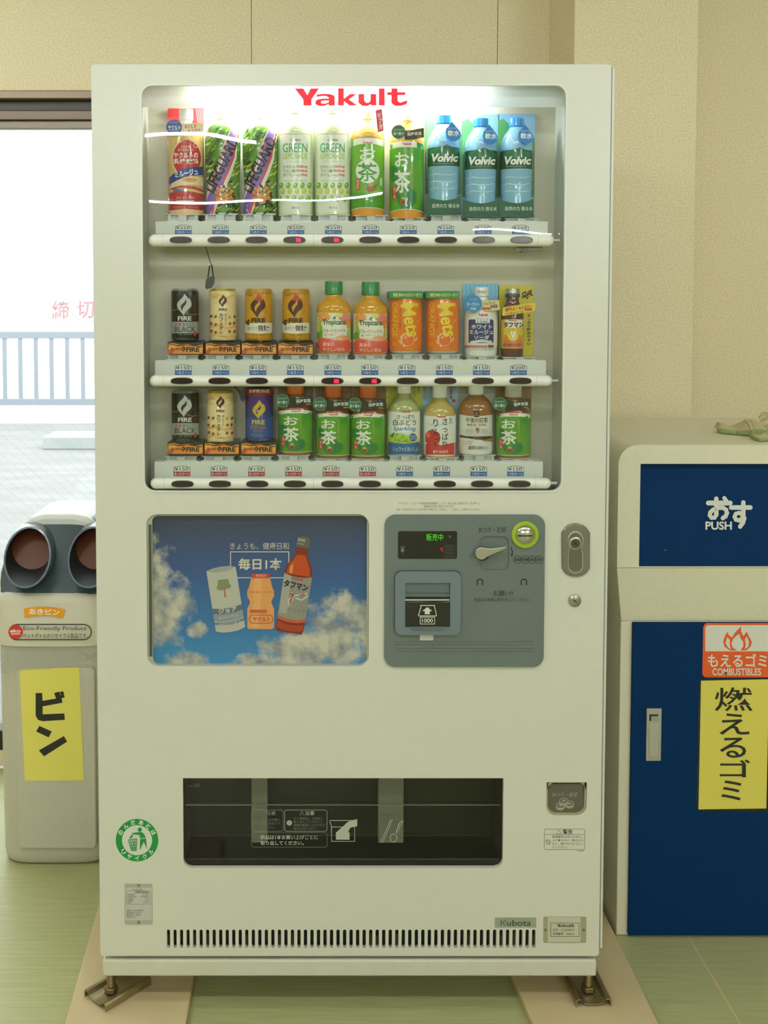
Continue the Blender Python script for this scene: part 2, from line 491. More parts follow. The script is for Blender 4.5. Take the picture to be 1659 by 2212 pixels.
for y, xs_, offs, pw, where in ((-0.35, (-1.75, 3.4), (-0.045, 0.045), 0.6, 'added beside the machine to lighten the walls'), (-1.5, (-1.5, 0.2, 1.8), (-0.045, 0.045), 0.5, 'in the front row'), (-5.4, (-1.0, 2.9), (0.0,), 4.0, 'in the second row'), (-9.3, (-1.15, 0.15, 3.8), (0.0,), 4.0, 'in the third row'), (-14.8, (3.2, 4.5), (0.0,), 2.5, 'in the last row')):  # the unseen pair nearest the back wall is added to lighten the walls
    for x, nm in zip(xs_, ('window-side', 'second', 'third')):
        lamp(x, y, nm + (' twin-tube' if len(offs) > 1 else ' single-tube') + ' ceiling light ' + where, offs=offs, power=pw)

# ================================================================ vending machine
MX0, MX1 = -0.4262, 0.5755
ZT, ZB, ZP = P(700, 139, 0).z, P(700, 2065, 0).z, P(700, 2110, 0).z
PAINT = mat('#dee0d2', rough=0.28, speck='#dbddce', sscale=60, amt=0.6, spec=0.45)
EDGE = mat('#e2e5da', rough=0.3)
INNER = mat('#dadcd6', rough=0.4)
BLACK = mat('#0d0d0c', rough=0.5)
DGREY = mat('#2a2a26', rough=0.5)
VM = empty('vending_machine', ((MX0 + MX1) / 2, 0.3, 0.0), 'tall cream drinks vending machine with lit display window and red header lettering', 'vending machine')
DEP = 0.105
# openings, in pixels on the door plane
WIN = (304, 183, 1214, 1062)
ADP = (316, 1111, 796, 1440)
DSP = (395, 1681, 1086, 1875)
CRT = (1181, 1690, 1267, 1761)
slots = [364 + 14.09 * i for i in range(57)]
holes = [prr(*WIN, 24, 0), prr(*ADP, 24, 0), prr(*DSP, 20, 0, corners=(1, 1, 0, 0)), prr(*CRT, 22, 0, corners=(1, 1, 0, 0))]
holes += [prr(u - 3.6, 2008, u + 3.6, 2048, 3.5, 0, n=3) for u in slots]
d = MB()
plate(d, rr(MX0, MX1, ZB, ZT, 0.006, n=3), holes, 0.0, 0.010, PAINT)
door = d.build('door', VM, smooth=0)
# rim around the display window
w = MB(); plate(w, prr(302.5, 181.5, 1215.5, 1063.5, 25, 0), [prr(306, 185, 1212, 1060, 22, 0)], -0.0015, 0.006, EDGE); w.build('window_rim', VM, bevel=0.0008)
# cabinet: back box and hollow frame behind the door
cb = MB(); plate(cb, rr(MX0 + 0.002, MX1 - 0.002, ZB + 0.002, ZT - 0.002, 0.005, n=2), [rr(MX0 + 0.02, MX1 - 0.02, ZB + 0.01, ZT - 0.016, 0.003, n=2)], 0.012, DEP + 0.05, PAINT)
cb.box(MX0 + 0.002, MX1 - 0.002, DEP + 0.05, 0.74, ZB + 0.002, ZT - 0.002, PAINT)
cb.build('cabinet', VM, smooth=0)
MB().box(MX1 - 0.0005, MX1 + 0.0035, 0.004, 0.012, ZB + 0.01, ZT - 0.004, mat('#8b9188', rough=0.4)).box(MX1 + 0.003, MX1 + 0.0085, 0.006, 0.06, ZB + 0.012, ZT - 0.005, EDGE).build('hinge_trim', VM, bevel=0.001)
MB().box(P(945, 138, 0.02).x, MX1 - 0.012, 0.02, 0.12, ZT - 0.001, ZT + 0.0045, mat('#2e2018', rough=0.7)).build('top_gasket', VM)
# gap and kick plate
MB().box(MX0 + 0.012, MX1 - 0.012, 0.02, 0.70, P(700, 2080, 0).z, ZB + 0.004, mat('#4a4a40', rough=0.6)).build('toe_gap', VM)
MB().box(MX0 + 0.004, MX1 - 0.004, 0.0, 0.74, ZP, P(700, 2074, 0).z, mat('#dadbcc', rough=0.38, speck='#d3d3c0', sscale=30, amt=0.5)).build('kick_plate', VM, bevel=0.004)
# dark machinery seen through the slots
vb = MB(); vb.box(MX0 + 0.05, MX1 - 0.05, 0.0135, 0.016, ZB + 0.011, P(700, 1985, 0).z, BLACK)
vb.build('vent_backing', VM)
rn = random.Random(3)
vv = MB()
for u in slots:
    if rn.random() < 0.34:
        a, b = P(u - 2.5, 2014, 0.012), P(u + 2.5, 2046, 0.012)
        vv.box(a.x, b.x, 0.0115, 0.0135, b.z, a.z - 0.006 * rn.random(), mat('#4a4030', rough=0.7))
vv.build('condenser_fins', VM)['kind'] = 'stuff'

# ---- display box
a, b = P(WIN[0], WIN[1], 0), P(WIN[2], WIN[3], 0)
bx0, bx1, bz0, bz1 = a.x - 0.002, b.x + 0.002, b.z - 0.004, a.z + 0.006
YBK = 0.100
db = MB()
db.box(bx0 - 0.004, bx1 + 0.004, YBK, YBK + 0.004, bz0, bz1, mat('#d6d0bc', rough=0.4))
db.box(bx0 - 0.005, bx0, 0.012, YBK, bz0, bz1, INNER).box(bx1, bx1 + 0.005, 0.012, YBK, bz0, bz1, INNER)
db.box(bx0, bx1, 0.012, YBK, bz1, bz1 + 0.004, INNER).box(bx0, bx1, 0.012, YBK, bz0 - 0.004, bz0, mat('#6d6e66', rough=0.5))
db.build('display_box', VM)
MB().box(bx0, bx1, 0.0185, 0.0205, bz0, bz1, clear('display_glass', '#fbfdfb', rough=0.004, wavy=0.0013, wscale=(3.2, 1, 5.0))).build('display_glass', VM)
# lit header: translucent strip with a tube behind it
hz0, hz1 = P(700, 233, 0.03).z, P(700, 183, 0.03).z
hd = MB()
n = 8; prof = []
for i in range(n + 1):
    t = i / n; prof.append((0.024 + 0.006 * math.sin(math.pi * t), hz0 + (hz1 + 0.006 - hz0) * t))
hd.loft([[(x, y, z) for y, z in prof] for x in (bx0 + 0.001, bx1 - 0.001)], mat('#f4f5f2', rough=0.45, trans=0.36), caps=(False, False), closed=False)
hdr = hd.build('header', VM)
hsurf = lambda x, z: 0.024 + 0.006 * math.sin(math.pi * max(0, min(1, (z - hz0) / (hz1 + 0.006 - hz0))))
hsurf.y0 = 0.024
pr = Pr(hsurf, step=20, lift=0.0006, trans=0.5)
RED = '#e0182d'
def Yk(pr, u0, v0, u1, v1, c, bold=0.045):
    """slab-like wide red word"""
    W_ = (u1 - u0) / 245.0; H_ = (v1 - v0) / 38.0
    f = lambda pts: [(u0 + x * W_, v0 + y * H_) for x, y in pts]
    pr._put(f([(0, 0), (19, 0), (28, 14), (35, 0), (54, 0), (37, 24), (37, 37), (19, 37), (19, 24)]), [[0, 1, 2, 8], [2, 3, 4, 5], [2, 5, 8], [5, 6, 7, 8]], c, True)
    for q in ([(48, 13), (60, 11.5), (78, 12), (87, 16), (87, 37), (74, 37), (74, 20), (68, 17), (58, 17), (48, 19)],
              [(74, 22), (60, 22), (49, 24), (45, 29), (46, 35), (54, 38), (64, 38), (74, 34), (74, 30), (66, 33), (60, 33), (57, 30), (59, 27.5), (66, 26.5), (74, 26.5)],
              [(94, 0), (107, 0), (107, 37), (94, 37)], [(107, 22), (120, 12), (135, 12), (118, 24), (136, 37), (119, 37), (107, 28)],
              [(138, 12), (151, 12), (151, 27), (155, 31), (160, 31), (164, 27), (164, 12), (177, 12), (177, 37), (165, 37), (165, 34), (158, 38), (147, 38), (138, 31)],
              [(182, 0), (195, 0), (195, 37), (182, 37)]):
        pr._put(f(q), [list(range(len(q)))], c, True)
    pr._put(f([(200, 8), (209, 8), (209, 0), (223, 0), (223, 8), (240, 8), (240, 15), (223, 15), (223, 27), (228, 31), (236, 28), (245, 26), (242, 34), (230, 38), (218, 38), (209, 32), (209, 15), (200, 15)]),
            [[0, 1, 16, 17], [1, 2, 3, 4], [1, 4, 7, 16], [4, 5, 6, 7], [16, 7, 8, 15], [15, 8, 9, 14], [14, 9, 13], [13, 9, 10, 12], [12, 10, 11]], c, True)
    return pr
Yk(pr, 636, 191, 881, 229, RED, bold=0.065)
pr.build('brand_lettering', hdr, 'brand_lettering')
tz = P(700, 206, 0.07).z
MB().tube([(P(455, 206, 0.07).x, 0.056, tz + 0.004), (P(1010, 206, 0.07).x, 0.056, tz + 0.004)], 0.012, glow('display_tube', (0.97, 1.0, 0.97), 70.0), 12).build('display_tube', VM)
MB().box(P(385, 206, 0.07).x, P(1130, 206, 0.07).x, 0.040, 0.096, tz + 0.024, tz + 0.03, mat('#eeeeea', rough=0.5)).build('tube_reflector', VM)

# ---- shelves with price tags, selection bars, buttons
ROWS = [dict(v=(478, 506), bar=(505, 532), tag=(485.5, 506), tv=(466, 478), u0=335, u1=1184,
             bu=[390.4, 472.3, 554.3, 636, 718, 800, 882, 963.5, 1045, 1127], tu=[396, 476.5, 558, 639, 720, 800.6, 882, 963, 1044, 1124]),
        dict(v=(778, 813), bar=(811, 835.5), tag=(787, 810), tv=(766, 778), u0=334, u1=1180,
             bu=[392.5, 474, 555, 636, 718, 799.7, 881, 962, 1043, 1124.5], tu=[396, 477, 557, 638, 719, 799, 879, 960, 1040, 1120]),
        dict(v=(997, 1036), bar=(1034, 1058), tag=(1006, 1028.5), tv=(984, 997), u0=333, u1=1173,
             bu=[394, 475, 555.5, 637, 718, 799, 880, 961, 1041.6, 1122.3], tu=[393, 473, 554, 634, 715, 794, 874, 954, 1034, 1113.5])]
PRICE = [['¥250'] * 10, ['¥150'] * 9 + ['¥200'], ['¥150'] * 10]
HOT = {(2, i) for i in range(6)}
SOLD = {(0, 3), (0, 4), (1, 4), (1, 5)}
TRAY = [[464, 464, 464, 465, 465, 466, 471, 466, 473, 473], [765, 765, 765, 765, 763, 765, 764, 764, 768, 770], [982, 982, 982, 980, 987, 988, 981, 985, 980, 987]]
tray_z, tray_x = {}, {}
SHELF = mat('#e4e6de', rough=0.4)
BARM = mat('#e9ecdf', rough=0.3)
LENS = mat('#2b1f1d', rough=0.12, coat=0.5)
LENSR = mat('#5a5048', rough=0.4)
REDL = mat('#ff1140', rough=0.4, emit='#ff1040', estr=1.6)
YS = 0.027
shelf_top = []
for r, R in enumerate(ROWS):
    a, b = P(R['u0'], R['v'][0], YS), P(R['u1'], R['v'][1], YS)
    s = MB().box(a.x, b.x, YS, 0.066, b.z, a.z, SHELF).build('shelf', VM, bevel=0.0012)
    shelf_top.append(a.z)
    # bar
    yb = 0.011; za, zb = P(700, R['bar'][0], 0).z, P(700, R['bar'][1], 0).z; zc, rad = (za + zb) / 2, (za - zb) / 2
    xa, xb = P(319, 520, 0).x, P(1199, 520, 0).x
    def ring(x, k, m=20): return [(x, yb - 0.010 * k * math.cos(2 * math.pi * i / m) if math.cos(2 * math.pi * i / m) > 0 else yb - 0.007 * k * math.cos(2 * math.pi * i / m), zc + rad * k * math.sin(2 * math.pi * i / m)) for i in range(m)]
    rings = []
    for q in (5, 25, 45, 65, 80, 90):
        rings.append(ring(xa + rad - rad * math.cos(math.radians(q)), math.sin(math.radians(q))))
    for q in (90, 80, 65, 45, 25, 5):
        rings.append(ring(xb - rad + rad * math.cos(math.radians(q)), math.sin(math.radians(q))))
    bar = MB().loft(rings, BARM).build('selection_bar', VM)
    bz = MB()
    for u in (350.5, 677.5, 1163.5):          # joint lines of the bar
        x = P(u, 520, 0).x; bz.add([(x + dx, p[1] - 0.0002, p[2]) for dx in (-0.0004, 0.0004) for p in ring(0, 1.0)], [(i, (i + 1) % 20, 20 + (i + 1) % 20, 20 + i) for i in range(20)], mat('#c3c5b6', rough=0.6))
    bz.build('bar_joint', bar)['kind'] = 'stuff'
    MB().tube([(xb - 0.004, 0.012, zc), (P(1212, 520, 0).x, 0.012, zc)], 0.0035, mat('#b9bbb0', rough=0.35, metal=0.6), 10).build('bar_end_pin', bar)
    for i, u in enumerate(R['bu']):
        vm = (R['bar'][0] + R['bar'][1]) / 2 + 0.5
        def lens(hw, hu, hd): return [(u + hw * c, vm - (hu if s_ > 0 else hd) * abs(s_) ** 0.7 * (1 if s_ > 0 else -1)) for c, s_ in ((math.copysign(abs(math.cos(t)) ** 0.75, math.cos(t)), math.sin(t)) for t in (2 * math.pi * k / 28 for k in range(28)))]
        bt = MB()
        Yf = -0.001
        for pts, y0, y1, m in ((lens(24, 8.2, 6.3), Yf - 0.0003, Yf + 0.004, LENSR), (lens(22.6, 7, 5.2), Yf - 0.0012, Yf + 0.003, LENS)):
            q = [P(p, z, Yf) for p, z in pts]; bt.prism([(k.x, k.z) for k in q], y0, y1, m)
        if (r, i) in SOLD:
            c = P(u + 8.5, vm - 0.5, Yf); 
            bt.box(c.x - 0.0046, c.x + 0.0046, Yf - 0.0019, Yf - 0.001, c.z - 0.0036, c.z + 0.0036, REDL)
        bo = bt.build('select_button', bar)
        if (r, i) in SOLD: bo['label'] = 'dark oval button showing a red sold-out lamp'
    # price tags and clear trays
    for i, u in enumerate(R['tu']):
        t0, t1 = R['tag']; tm = t0 + (t1 - t0) * 0.56
        pr = Pr(YS, lift=0.0002)
        arch = lambda k: [(u - 18 + k, tm), (u - 18 + k, t0 + 4 + k), (u - 10, t0 + 1.2 + k), (u, t0 + k), (u + 10, t0 + 1.2 + k), (u + 18 - k, t0 + 4 + k), (u + 18 - k, tm)]
        pr.poly(arch(0), '#3b3f40').poly(arch(1.0), '#eef0ea')
        pr.rect(u - 18, tm, u + 18, t1, '#b5272b' if (r, i) in HOT else '#1f5fb0', r=1.2, corners=(1, 1, 0, 0))
        pr.text(PRICE[r][i], u - 16, t0 + 3.0, u + 14, tm - 1.6, '#26282a', bold=0.008)
        pr.text('あったか〜い' if (r, i) in HOT else 'つめた〜い', u - 16, tm + 1.8, u + 16, t1 - 1.6, '#f2f4f4', bold=0.006)
        mbx = pr.into(MB())
        mbx.build('price_tag', s)
        ty0, ty1 = TRAY[r][i], R['tv'][1]; c = P(u, ty1, 0.045); zt_ = P(u, ty0, 0.05).z; tray_z[r, i] = zt_
        tr = MB(); hw = 0.033
        tr.box(c.x - hw, c.x + hw, 0.032, 0.094, a.z, a.z + 0.0015, mat('#dfe3df', rough=0.15, coat=0.3))
        CLR = mat('#eef1ee', rough=0.15, coat=0.4, trans=0.4)
        for dx in (-0.026, 0, 0.026): tr.box(c.x + dx - 0.0022, c.x + dx + 0.0022, 0.036, 0.092, a.z + 0.0015, zt_ - 0.0015, CLR)
        tr.box(c.x - hw, c.x + hw, 0.033, 0.094, zt_ - 0.0018, zt_ - 0.0004, CLR)
        tr.box(c.x - hw + 0.003, c.x + hw - 0.003, 0.040, 0.0415, a.z + 0.0015, zt_ - 0.0018, CLR)
        tr.box(c.x - 0.008, c.x + 0.008, 0.030, 0.036, a.z, zt_ - 0.002, CLR)
        tr.build('product_tray', s)
# cord with a tag hanging under the top shelf, grey clip
cz = P(443, 534, 0.04)
ct = MB().tube([P(443, 530, 0.05), P(448, 545, 0.045), P(453, 562, 0.04), P(459, 578, 0.038), P(460, 596, 0.036)], 0.0009, DGREY, 6).tube([P(453, 574, 0.037), P(449, 600, 0.036)], 0.0016, DGREY, 6).tube([P(457, 572, 0.037), P(461, 598, 0.036)], 0.0016, DGREY, 6).build('hanging_cord', VM)
q = [P(u, v, 0.036) for u, v in ((445, 603), (458, 596), (464, 599), (463, 612), (457, 622), (446, 625), (443, 620))]
MB().prism([(k.x, k.z) for k in q], 0.033, 0.038, mat('#4b5058', rough=0.15, coat=0.6)).build('cord_tag', ct, bevel=0.001)
a, b = P(1113, 533, 0.03), P(1172, 542, 0.03)
MB().box(a.x, b.x, 0.028, 0.05, b.z, a.z, mat('#8d918c', rough=0.4)).box(a.x + 0.012, a.x + 0.024, 0.026, 0.05, b.z - 0.003, a.z, mat('#6d716c', rough=0.4)).build('grey_clip', VM, bevel=0.001)
# second dark tag showing under the middle bar
ct2 = MB().tube([P(505, 832, 0.045), P(514, 842, 0.04), P(522, 852, 0.038)], 0.0018, DGREY, 6).build('hanging_cord', VM)
q = [P(u, v, 0.04) for u, v in ((516, 848), (528, 836), (531, 858), (526, 868), (520, 864))]
MB().prism([(k.x, k.z) for k in q], 0.036, 0.041, mat('#3d4144', rough=0.2, coat=0.5)).build('cord_tag', ct2, bevel=0.001)

# ---- advertisement panel
ad = MB(); plate(ad, prr(317, 1112, 795, 1439, 23, 0.004), [prr(328, 1114, 792, 1437, 14, 0.004)], 0.004, 0.016, mat('#b4b7a4', rough=0.35)); 
adf = ad.build('advert_frame', VM, bevel=0.0012)
MB().box(P(317, 1200, 0.004).x + 0.004, P(327.5, 1200, 0.004).x, 0.0025, 0.006, P(320, 1418, 0.004).z, P(320, 1133, 0.004).z, mat('#4b4f45', rough=0.4)).build('advert_edge_shade', VM, bevel=0.001)  # dark strip painting the shaded left edge of the frame
YA = 0.014
def poster_mat():
    m = bpy.data.materials.new('sky_poster_print'); m.use_nodes = True; nt = m.node_tree; L = nt.links
    b = nt.nodes['Principled BSDF']; b.inputs['Roughness'].default_value = 0.2; b.inputs['Coat Weight'].default_value = 0.6
    uv = nt.nodes.new('ShaderNodeAttribute'); uv.attribute_name = 'place'
    sx = nt.nodes.new('ShaderNodeSeparateXYZ'); L.new(uv.outputs['Vector'], sx.inputs[0])
    gr = nt.nodes.new('ShaderNodeValToRGB'); el = gr.color_ramp.elements
    el[0].position = 0; el[0].color = (*lin('#2b87bb'), 1); el[1].position = 1; el[1].color = (*lin('#343d4b'), 1)
    for p, c in ((0.28, '#1f6aa5'), (0.6, '#264f88'), (0.82, '#30456e')):
        e = el.new(p); e.color = (*lin(c), 1)
    L.new(sx.outputs['Y'], gr.inputs[0])
    nz = nt.nodes.new('ShaderNodeTexNoise'); nz.inputs['Scale'].default_value = 5.5; nz.inputs['Detail'].default_value = 8; nz.inputs['Roughness'].default_value = 0.6
    L.new(uv.outputs['Vector'], nz.inputs['Vector'])
    acc = None
    def math_(op, a, bb):
        k = nt.nodes.new('ShaderNodeMath'); k.operation = op
        for i, q in enumerate((a, bb)):
            if isinstance(q, (int, float)): k.inputs[i].default_value = q
            elif q is not None: L.new(q, k.inputs[i])
        return k.outputs[0]
    for cx, cy, rx, ry in ((-0.03, 0.55, 0.17, 0.33), (0.04, 0.36, 0.17, 0.24), (0.20, 0.235, 0.06, 0.06), (0.15, 0.0, 0.15, 0.11), (0.55, 0.01, 0.22, 0.09), (0.76, 0.11, 0.30, 0.17), (0.97, 0.26, 0.28, 0.24), (0.80, 0.29, 0.07, 0.06)):
        dx = math_('DIVIDE', math_('SUBTRACT', sx.outputs['X'], cx * 1.45), rx * 1.45)
        dy = math_('DIVIDE', math_('SUBTRACT', sx.outputs['Y'], cy), ry)
        dd = math_('SUBTRACT', 1.0, math_('ADD', math_('MULTIPLY', dx, dx), math_('MULTIPLY', dy, dy)))
        dd = math_('MAXIMUM', dd, -1.0)
        acc = dd if acc is None else math_('MAXIMUM', acc, dd)
    v = math_('ADD', math_('MULTIPLY', acc, 0.62), math_('MULTIPLY', math_('SUBTRACT', nz.outputs['Fac'], 0.5), 2.3))
    mk = nt.nodes.new('ShaderNodeMapRange'); mk.inputs[1].default_value = 0.02; mk.inputs[2].default_value = 0.42; L.new(v, mk.inputs[0])
    nz2 = nt.nodes.new('ShaderNodeTexNoise'); nz2.inputs['Scale'].default_value = 9; nz2.inputs['Detail'].default_value = 5; L.new(uv.outputs['Vector'], nz2.inputs['Vector'])
    cc = nt.nodes.new('ShaderNodeValToRGB'); cc.color_ramp.elements[0].position = 0.35; cc.color_ramp.elements[1].position = 0.62
    cc.color_ramp.elements[0].color = (*lin('#7d858a'), 1); cc.color_ramp.elements[1].color = (*lin('#c9c6b3'), 1); L.new(nz2.outputs['Fac'], cc.inputs[0])
    mx = nt.nodes.new('ShaderNodeMix'); mx.data_type = 'RGBA'
    L.new(mk.outputs[0], mx.inputs['Factor']); L.new(gr.outputs[0], mx.inputs['A']); L.new(cc.outputs[0], mx.inputs['B'])
    L.new(mx.outputs['Result'], b.inputs['Base Color'])
    return m
a, b = P(326, 1112, YA), P(794, 1439, YA)
po = MB().add([(a.x, YA, b.z), (b.x, YA, b.z), (b.x, YA, a.z), (a.x, YA, a.z), (a.x, YA + 0.002, b.z), (b.x, YA + 0.002, b.z), (b.x, YA + 0.002, a.z), (a.x, YA + 0.002, a.z)],
              [(0, 1, 2, 3), (5, 4, 7, 6), (0, 4, 5, 1), (3, 2, 6, 7), (0, 3, 7, 4), (1, 5, 6, 2)], poster_mat()).build('sky_poster', VM, smooth=0)
at = po.data.attributes.new('place', 'FLOAT_VECTOR', 'POINT')
for i, (x, y) in enumerate(((0, 0), (1.45, 0), (1.45, 1), (0, 1)) * 2): at.data[i].vector = (x, y, 0)
pr = Pr(YA, lift=0.0002, rough=0.25)
pr.text('きょうも、健康日和', 497, 1172, 624, 1187, '#b9b6a6', bold=0.006)
pr.frame(497, 1191, 625, 1249, 2, '#c6c6ba')
pr.text('毎日1本', 515, 1206, 609, 1231, '#cbc9b8', bold=0.025)
# printed white can
def tilt(cu, cv, ang):
    c, s_ = math.cos(math.radians(ang)), math.sin(math.radians(ang))
    return lambda pts: [(cu + x * c - y * s_, cv + x * s_ + y * c) for x, y in pts]
T = tilt(488, 1296, -9)
box = lambda x0, y0, x1, y1: [(x0, y0), (x1, y0), (x1, y1), (x0, y1)]
arcb = lambda hw, y0, y1, k=4: [(-hw, y0), (-hw * .5, y0 + k * .8), (0, y0 + k), (hw * .5, y0 + k * .8), (hw, y0), (hw, y1), (hw * .5, y1 + k * .8), (0, y1 + k), (-hw * .5, y1 + k * .8), (-hw, y1)]
pr.poly(T([(-32, -68), (-16, -72), (0, -73), (16, -72), (32, -68), (32, 64), (16, 69), (0, 70), (-16, 69), (-32, 64)]), '#b6b7aa')
pr.poly(T([(-32, -68), (-16, -72), (0, -73), (16, -72), (32, -68), (16, -62), (0, -61), (-16, -62)]), '#9ca099')
pr.poly(T(arcb(32, 14, 26)), '#5d6a74').poly(T(arcb(32, 26, 42)), '#8b9498').poly(T(arcb(32, 44, 50)), '#6c7b86')
for x, y, r_ in ((0, -34, 13), (-8, -28, 8), (8, -29, 8), (-4, -40, 8), (6, -40, 7)): 
    q = T([(x, y)])[0]; pr.ell(q[0], q[1], r_, r_ * 0.7, '#7b8b5f')
pr.line(T([(0, -6), (0, -22), (-7, -33)]), [4, 2.4, 1], '#a2604a').line(T([(0, -20), (7, -33)]), [2, 1], '#a2604a')
q = T([(0, 22)])[0]; pr.text('ジョア', q[0] - 20, q[1] - 5, q[0] + 20, q[1] + 6, '#c6c9c4', bold=0.03, rot=-9)
q = T([(0, 36)])[0]; pr.text('カルシウム', q[0] - 22, q[1] - 2, q[0] + 22, q[1] + 3, '#d0d2cc', rot=-9)
q = T([(0, 51)])[0]; pr.text('カロリーオフ', q[0] - 24, q[1] - 2.5, q[0] + 24, q[1] + 3, '#dcdcd2', rot=-9)
# printed small beige bottle
PB = '#d99a5c'
pr.poly([(544, 1242), (582, 1242), (588, 1268), (592, 1276), (592, 1288), (587, 1297), (586, 1302), (592, 1315), (592, 1355), (588, 1359), (538, 1359), (534, 1355), (534, 1315), (540, 1302), (539, 1297), (534, 1288), (534, 1276), (538, 1268)], PB)
pr.poly([(550, 1250), (566, 1250), (560, 1355), (545, 1355), (545, 1312), (550, 1300), (545, 1280)], '#e0a76b')
pr.poly([(544, 1239), (582, 1239), (583, 1249), (543, 1249)], '#c04a35').text('ヤクルト', 553, 1240, 575, 1247, '#d9c8b4', bold=0.02, rot=-3)
pr.text('乳酸菌シロタ株', 538, 1277, 590, 1281, '#b85238').rect(540, 1317, 577, 1324, '#bd5a3c').frame(538, 1328, 590, 1347, 1.6, '#b5492f', r=8).text('ヤクルト', 546, 1332, 583, 1343, '#b5492f', bold=0.03)
# printed amber bottle
T = tilt(640, 1268, 9)
pr.poly(T([(-13, -106), (13, -106), (14, -84), (12, -82), (13, -70), (20, -58), (27, -44), (30, -30), (30, 92), (27, 100), (-27, 100), (-30, 92), (-30, -30), (-27, -44), (-20, -58), (-13, -70), (-12, -82), (-14, -84)]), '#7a2c14')
pr.poly(T([(-9, -70), (9, -70), (16, -56), (23, -42), (26, -26), (-26, -26), (-23, -42), (-16, -56)]), '#b9481b')
pr.poly(T([(-20, -42), (-14, -50), (-13, -28), (-20, -28)]), '#d98a4a')
pr.poly(T([(-14, -106), (-7, -110), (7, -110), (14, -106), (14, -86), (-14, -86)]), '#5d5f52').poly(T(box(-13, -105, 4, -99)), '#8d8f80').poly(T(box(-13, -95, 2, -92)), '#84867a')
pr.poly(T(arcb(30.5, -26, 66, 5)), '#8b8b80').poly(T(arcb(30.5, -26, 60, 5)[:2] + [(-14, -22), (-12, 60), (-28, 60)]), '#a2a297').poly(T(arcb(30.5, 66, 73, 5)), '#b8553a').poly(T(arcb(28, 78, 92, 5)), '#a23d18')
q = T([(0, -17)])[0]; pr.text('Yakult', q[0] - 13, q[1] - 3, q[0] + 13, q[1] + 2, '#b03a30', bold=0.04, rot=9)
q = T([(-1, -3)])[0]; pr.text('タフマン', q[0] - 27, q[1] - 8, q[0] + 27, q[1] + 8, '#1f211e', bold=0.05, rot=13)
pr.line(T([(-14, 16), (-6, 14), (-2, 22), (-6, 34), (-10, 46), (-12, 30), (-4, 20), (10, 16), (24, 10), (27, 16), (16, 26), (2, 24)]), 3, '#c7c5ba').line(T([(-13, 16), (-5, 16), (-6, 24), (-8, 36)]), 3.4, '#b04a2c').line(T([(10, 18), (20, 12)]), 3, '#b04a2c')
q = T([(10, 50)])[0]; pr.text('ドリンク', q[0] - 18, q[1] - 4, q[0] + 18, q[1] + 3, '#55564c', rot=9)
pr.build('poster_print', po, 'lettering')

# ---- control panel
GP = mat('#6c7873', rough=0.5, speck='#65716c', sscale=900, amt=0.5, bump=0.15)
GPD = mat('#6f7b7b', rough=0.5)
cp = MB(); plate(cp, prr(831, 1112, 1174, 1441, 24, -0.004), [prr(1036, 1158, 1099, 1231, 13, -0.004)], -0.005, 0.004, GP)
cpo = cp.build('control_panel', VM, bevel=0.002)
MB().prism(prr(1033, 1155, 1102, 1234, 14, 0.0), -0.001, 0.0005, mat('#6b7774', rough=0.45)).build('lever_recess', cpo)
YP = -0.005
a = MB().prism(prr(860, 1147, 987, 1207, 4, YP), YP - 0.0012, YP + 0.002, mat('#0b0c0c', rough=0.1, coat=0.6)).build('price_display', cpo, bevel=0.0006)
GRN = mat('#1d5f12', rough=0.5, emit='#5bff2e', estr=0.55)
pr = Pr(YP - 0.0013)
pr.text('販売中', 921, 1153, 957, 1168, GRN)
pr.text('¥', 865, 1180, 874, 1194, '#7d9197').text('℃', 951, 1183, 957, 1191, mat('#700018', emit='#ff1030', estr=1.2))
pr.ell(972, 1159, 3, 3, '#4d5152')
for i, t in enumerate(('釣銭切れ', '準備中', '売切', '保冷中')):
    pr.frame(957.5, 1176.5 + i * 7.3, 984, 1183 + i * 7.3, 0.7, '#3a3c3c').text(t, 960, 1178 + i * 7.3, 982, 1182 + i * 7.3, '#565858')
pr.build('display_marks', cpo, 'display_lettering')
pr = Pr(YP)
pr.text('おつり・返却', 1034, 1138.5, 1092, 1150.5, '#20241f', bold=0.012)
pr.line([(1104, 1182), (1107, 1192), (1106, 1202)], 2.2, '#22261f').poly([(1102.5, 1196), (1108.5, 1197), (1105.5, 1203.5)], '#22261f')
for u, t in ((1118, '500'), (1134, '100'), (1149.5, '50'), (1164.5, '10')):
    pr.ring(u, 1209, 8.8, 1.1, '#24281f'); pr.text(t, u - 7 if len(t) > 2 else u - 5, 1205.5, u + 7 if len(t) > 2 else u + 5, 1212, '#20241f', bold=0.03, shear=0.25)
for u in (1030, 1125):
    pr.line([(u + 1, 1264), (u + 1, 1255), (u + 2, 1252.6), (u + 4, 1251.6), (u + 9, 1251.6), (u + 11.4, 1252.6), (u + 12.4, 1255), (u + 12.4, 1264)], 2.6, '#1d211d')
pr.text('お願い!!', 1066, 1276, 1108, 1288, '#2c312b').text('商品は1本毎に取り出してください。', 1024, 1291, 1147, 1299.5, '#3a403a')
pr.build('panel_marks', cpo, 'panel_lettering')
for v in (1386, 1401):
    x0, x1 = P(854, v, YP).x, P(1152, v, YP).x; z0, z1 = P(900, v + 7, YP).z, P(900, v, YP).z
    MB().box(x0, x1, YP - 0.0012, YP + 0.001, z0 + 0.0012, z1 - 0.0012, GP).build('ridge', cpo, bevel=0.0011)
    MB().box(x0, x1, YP - 0.0003, YP + 0.001, z1 - 0.0012, z1, mat('#4f5a59', rough=0.6)).build('groove', cpo)
MB().prism(prr(907, 1371.5, 936, 1383, 1, YP), YP - 0.0006, YP + 0.001, mat('#c9c8b6', rough=0.6)).build('tape_scrap', cpo)
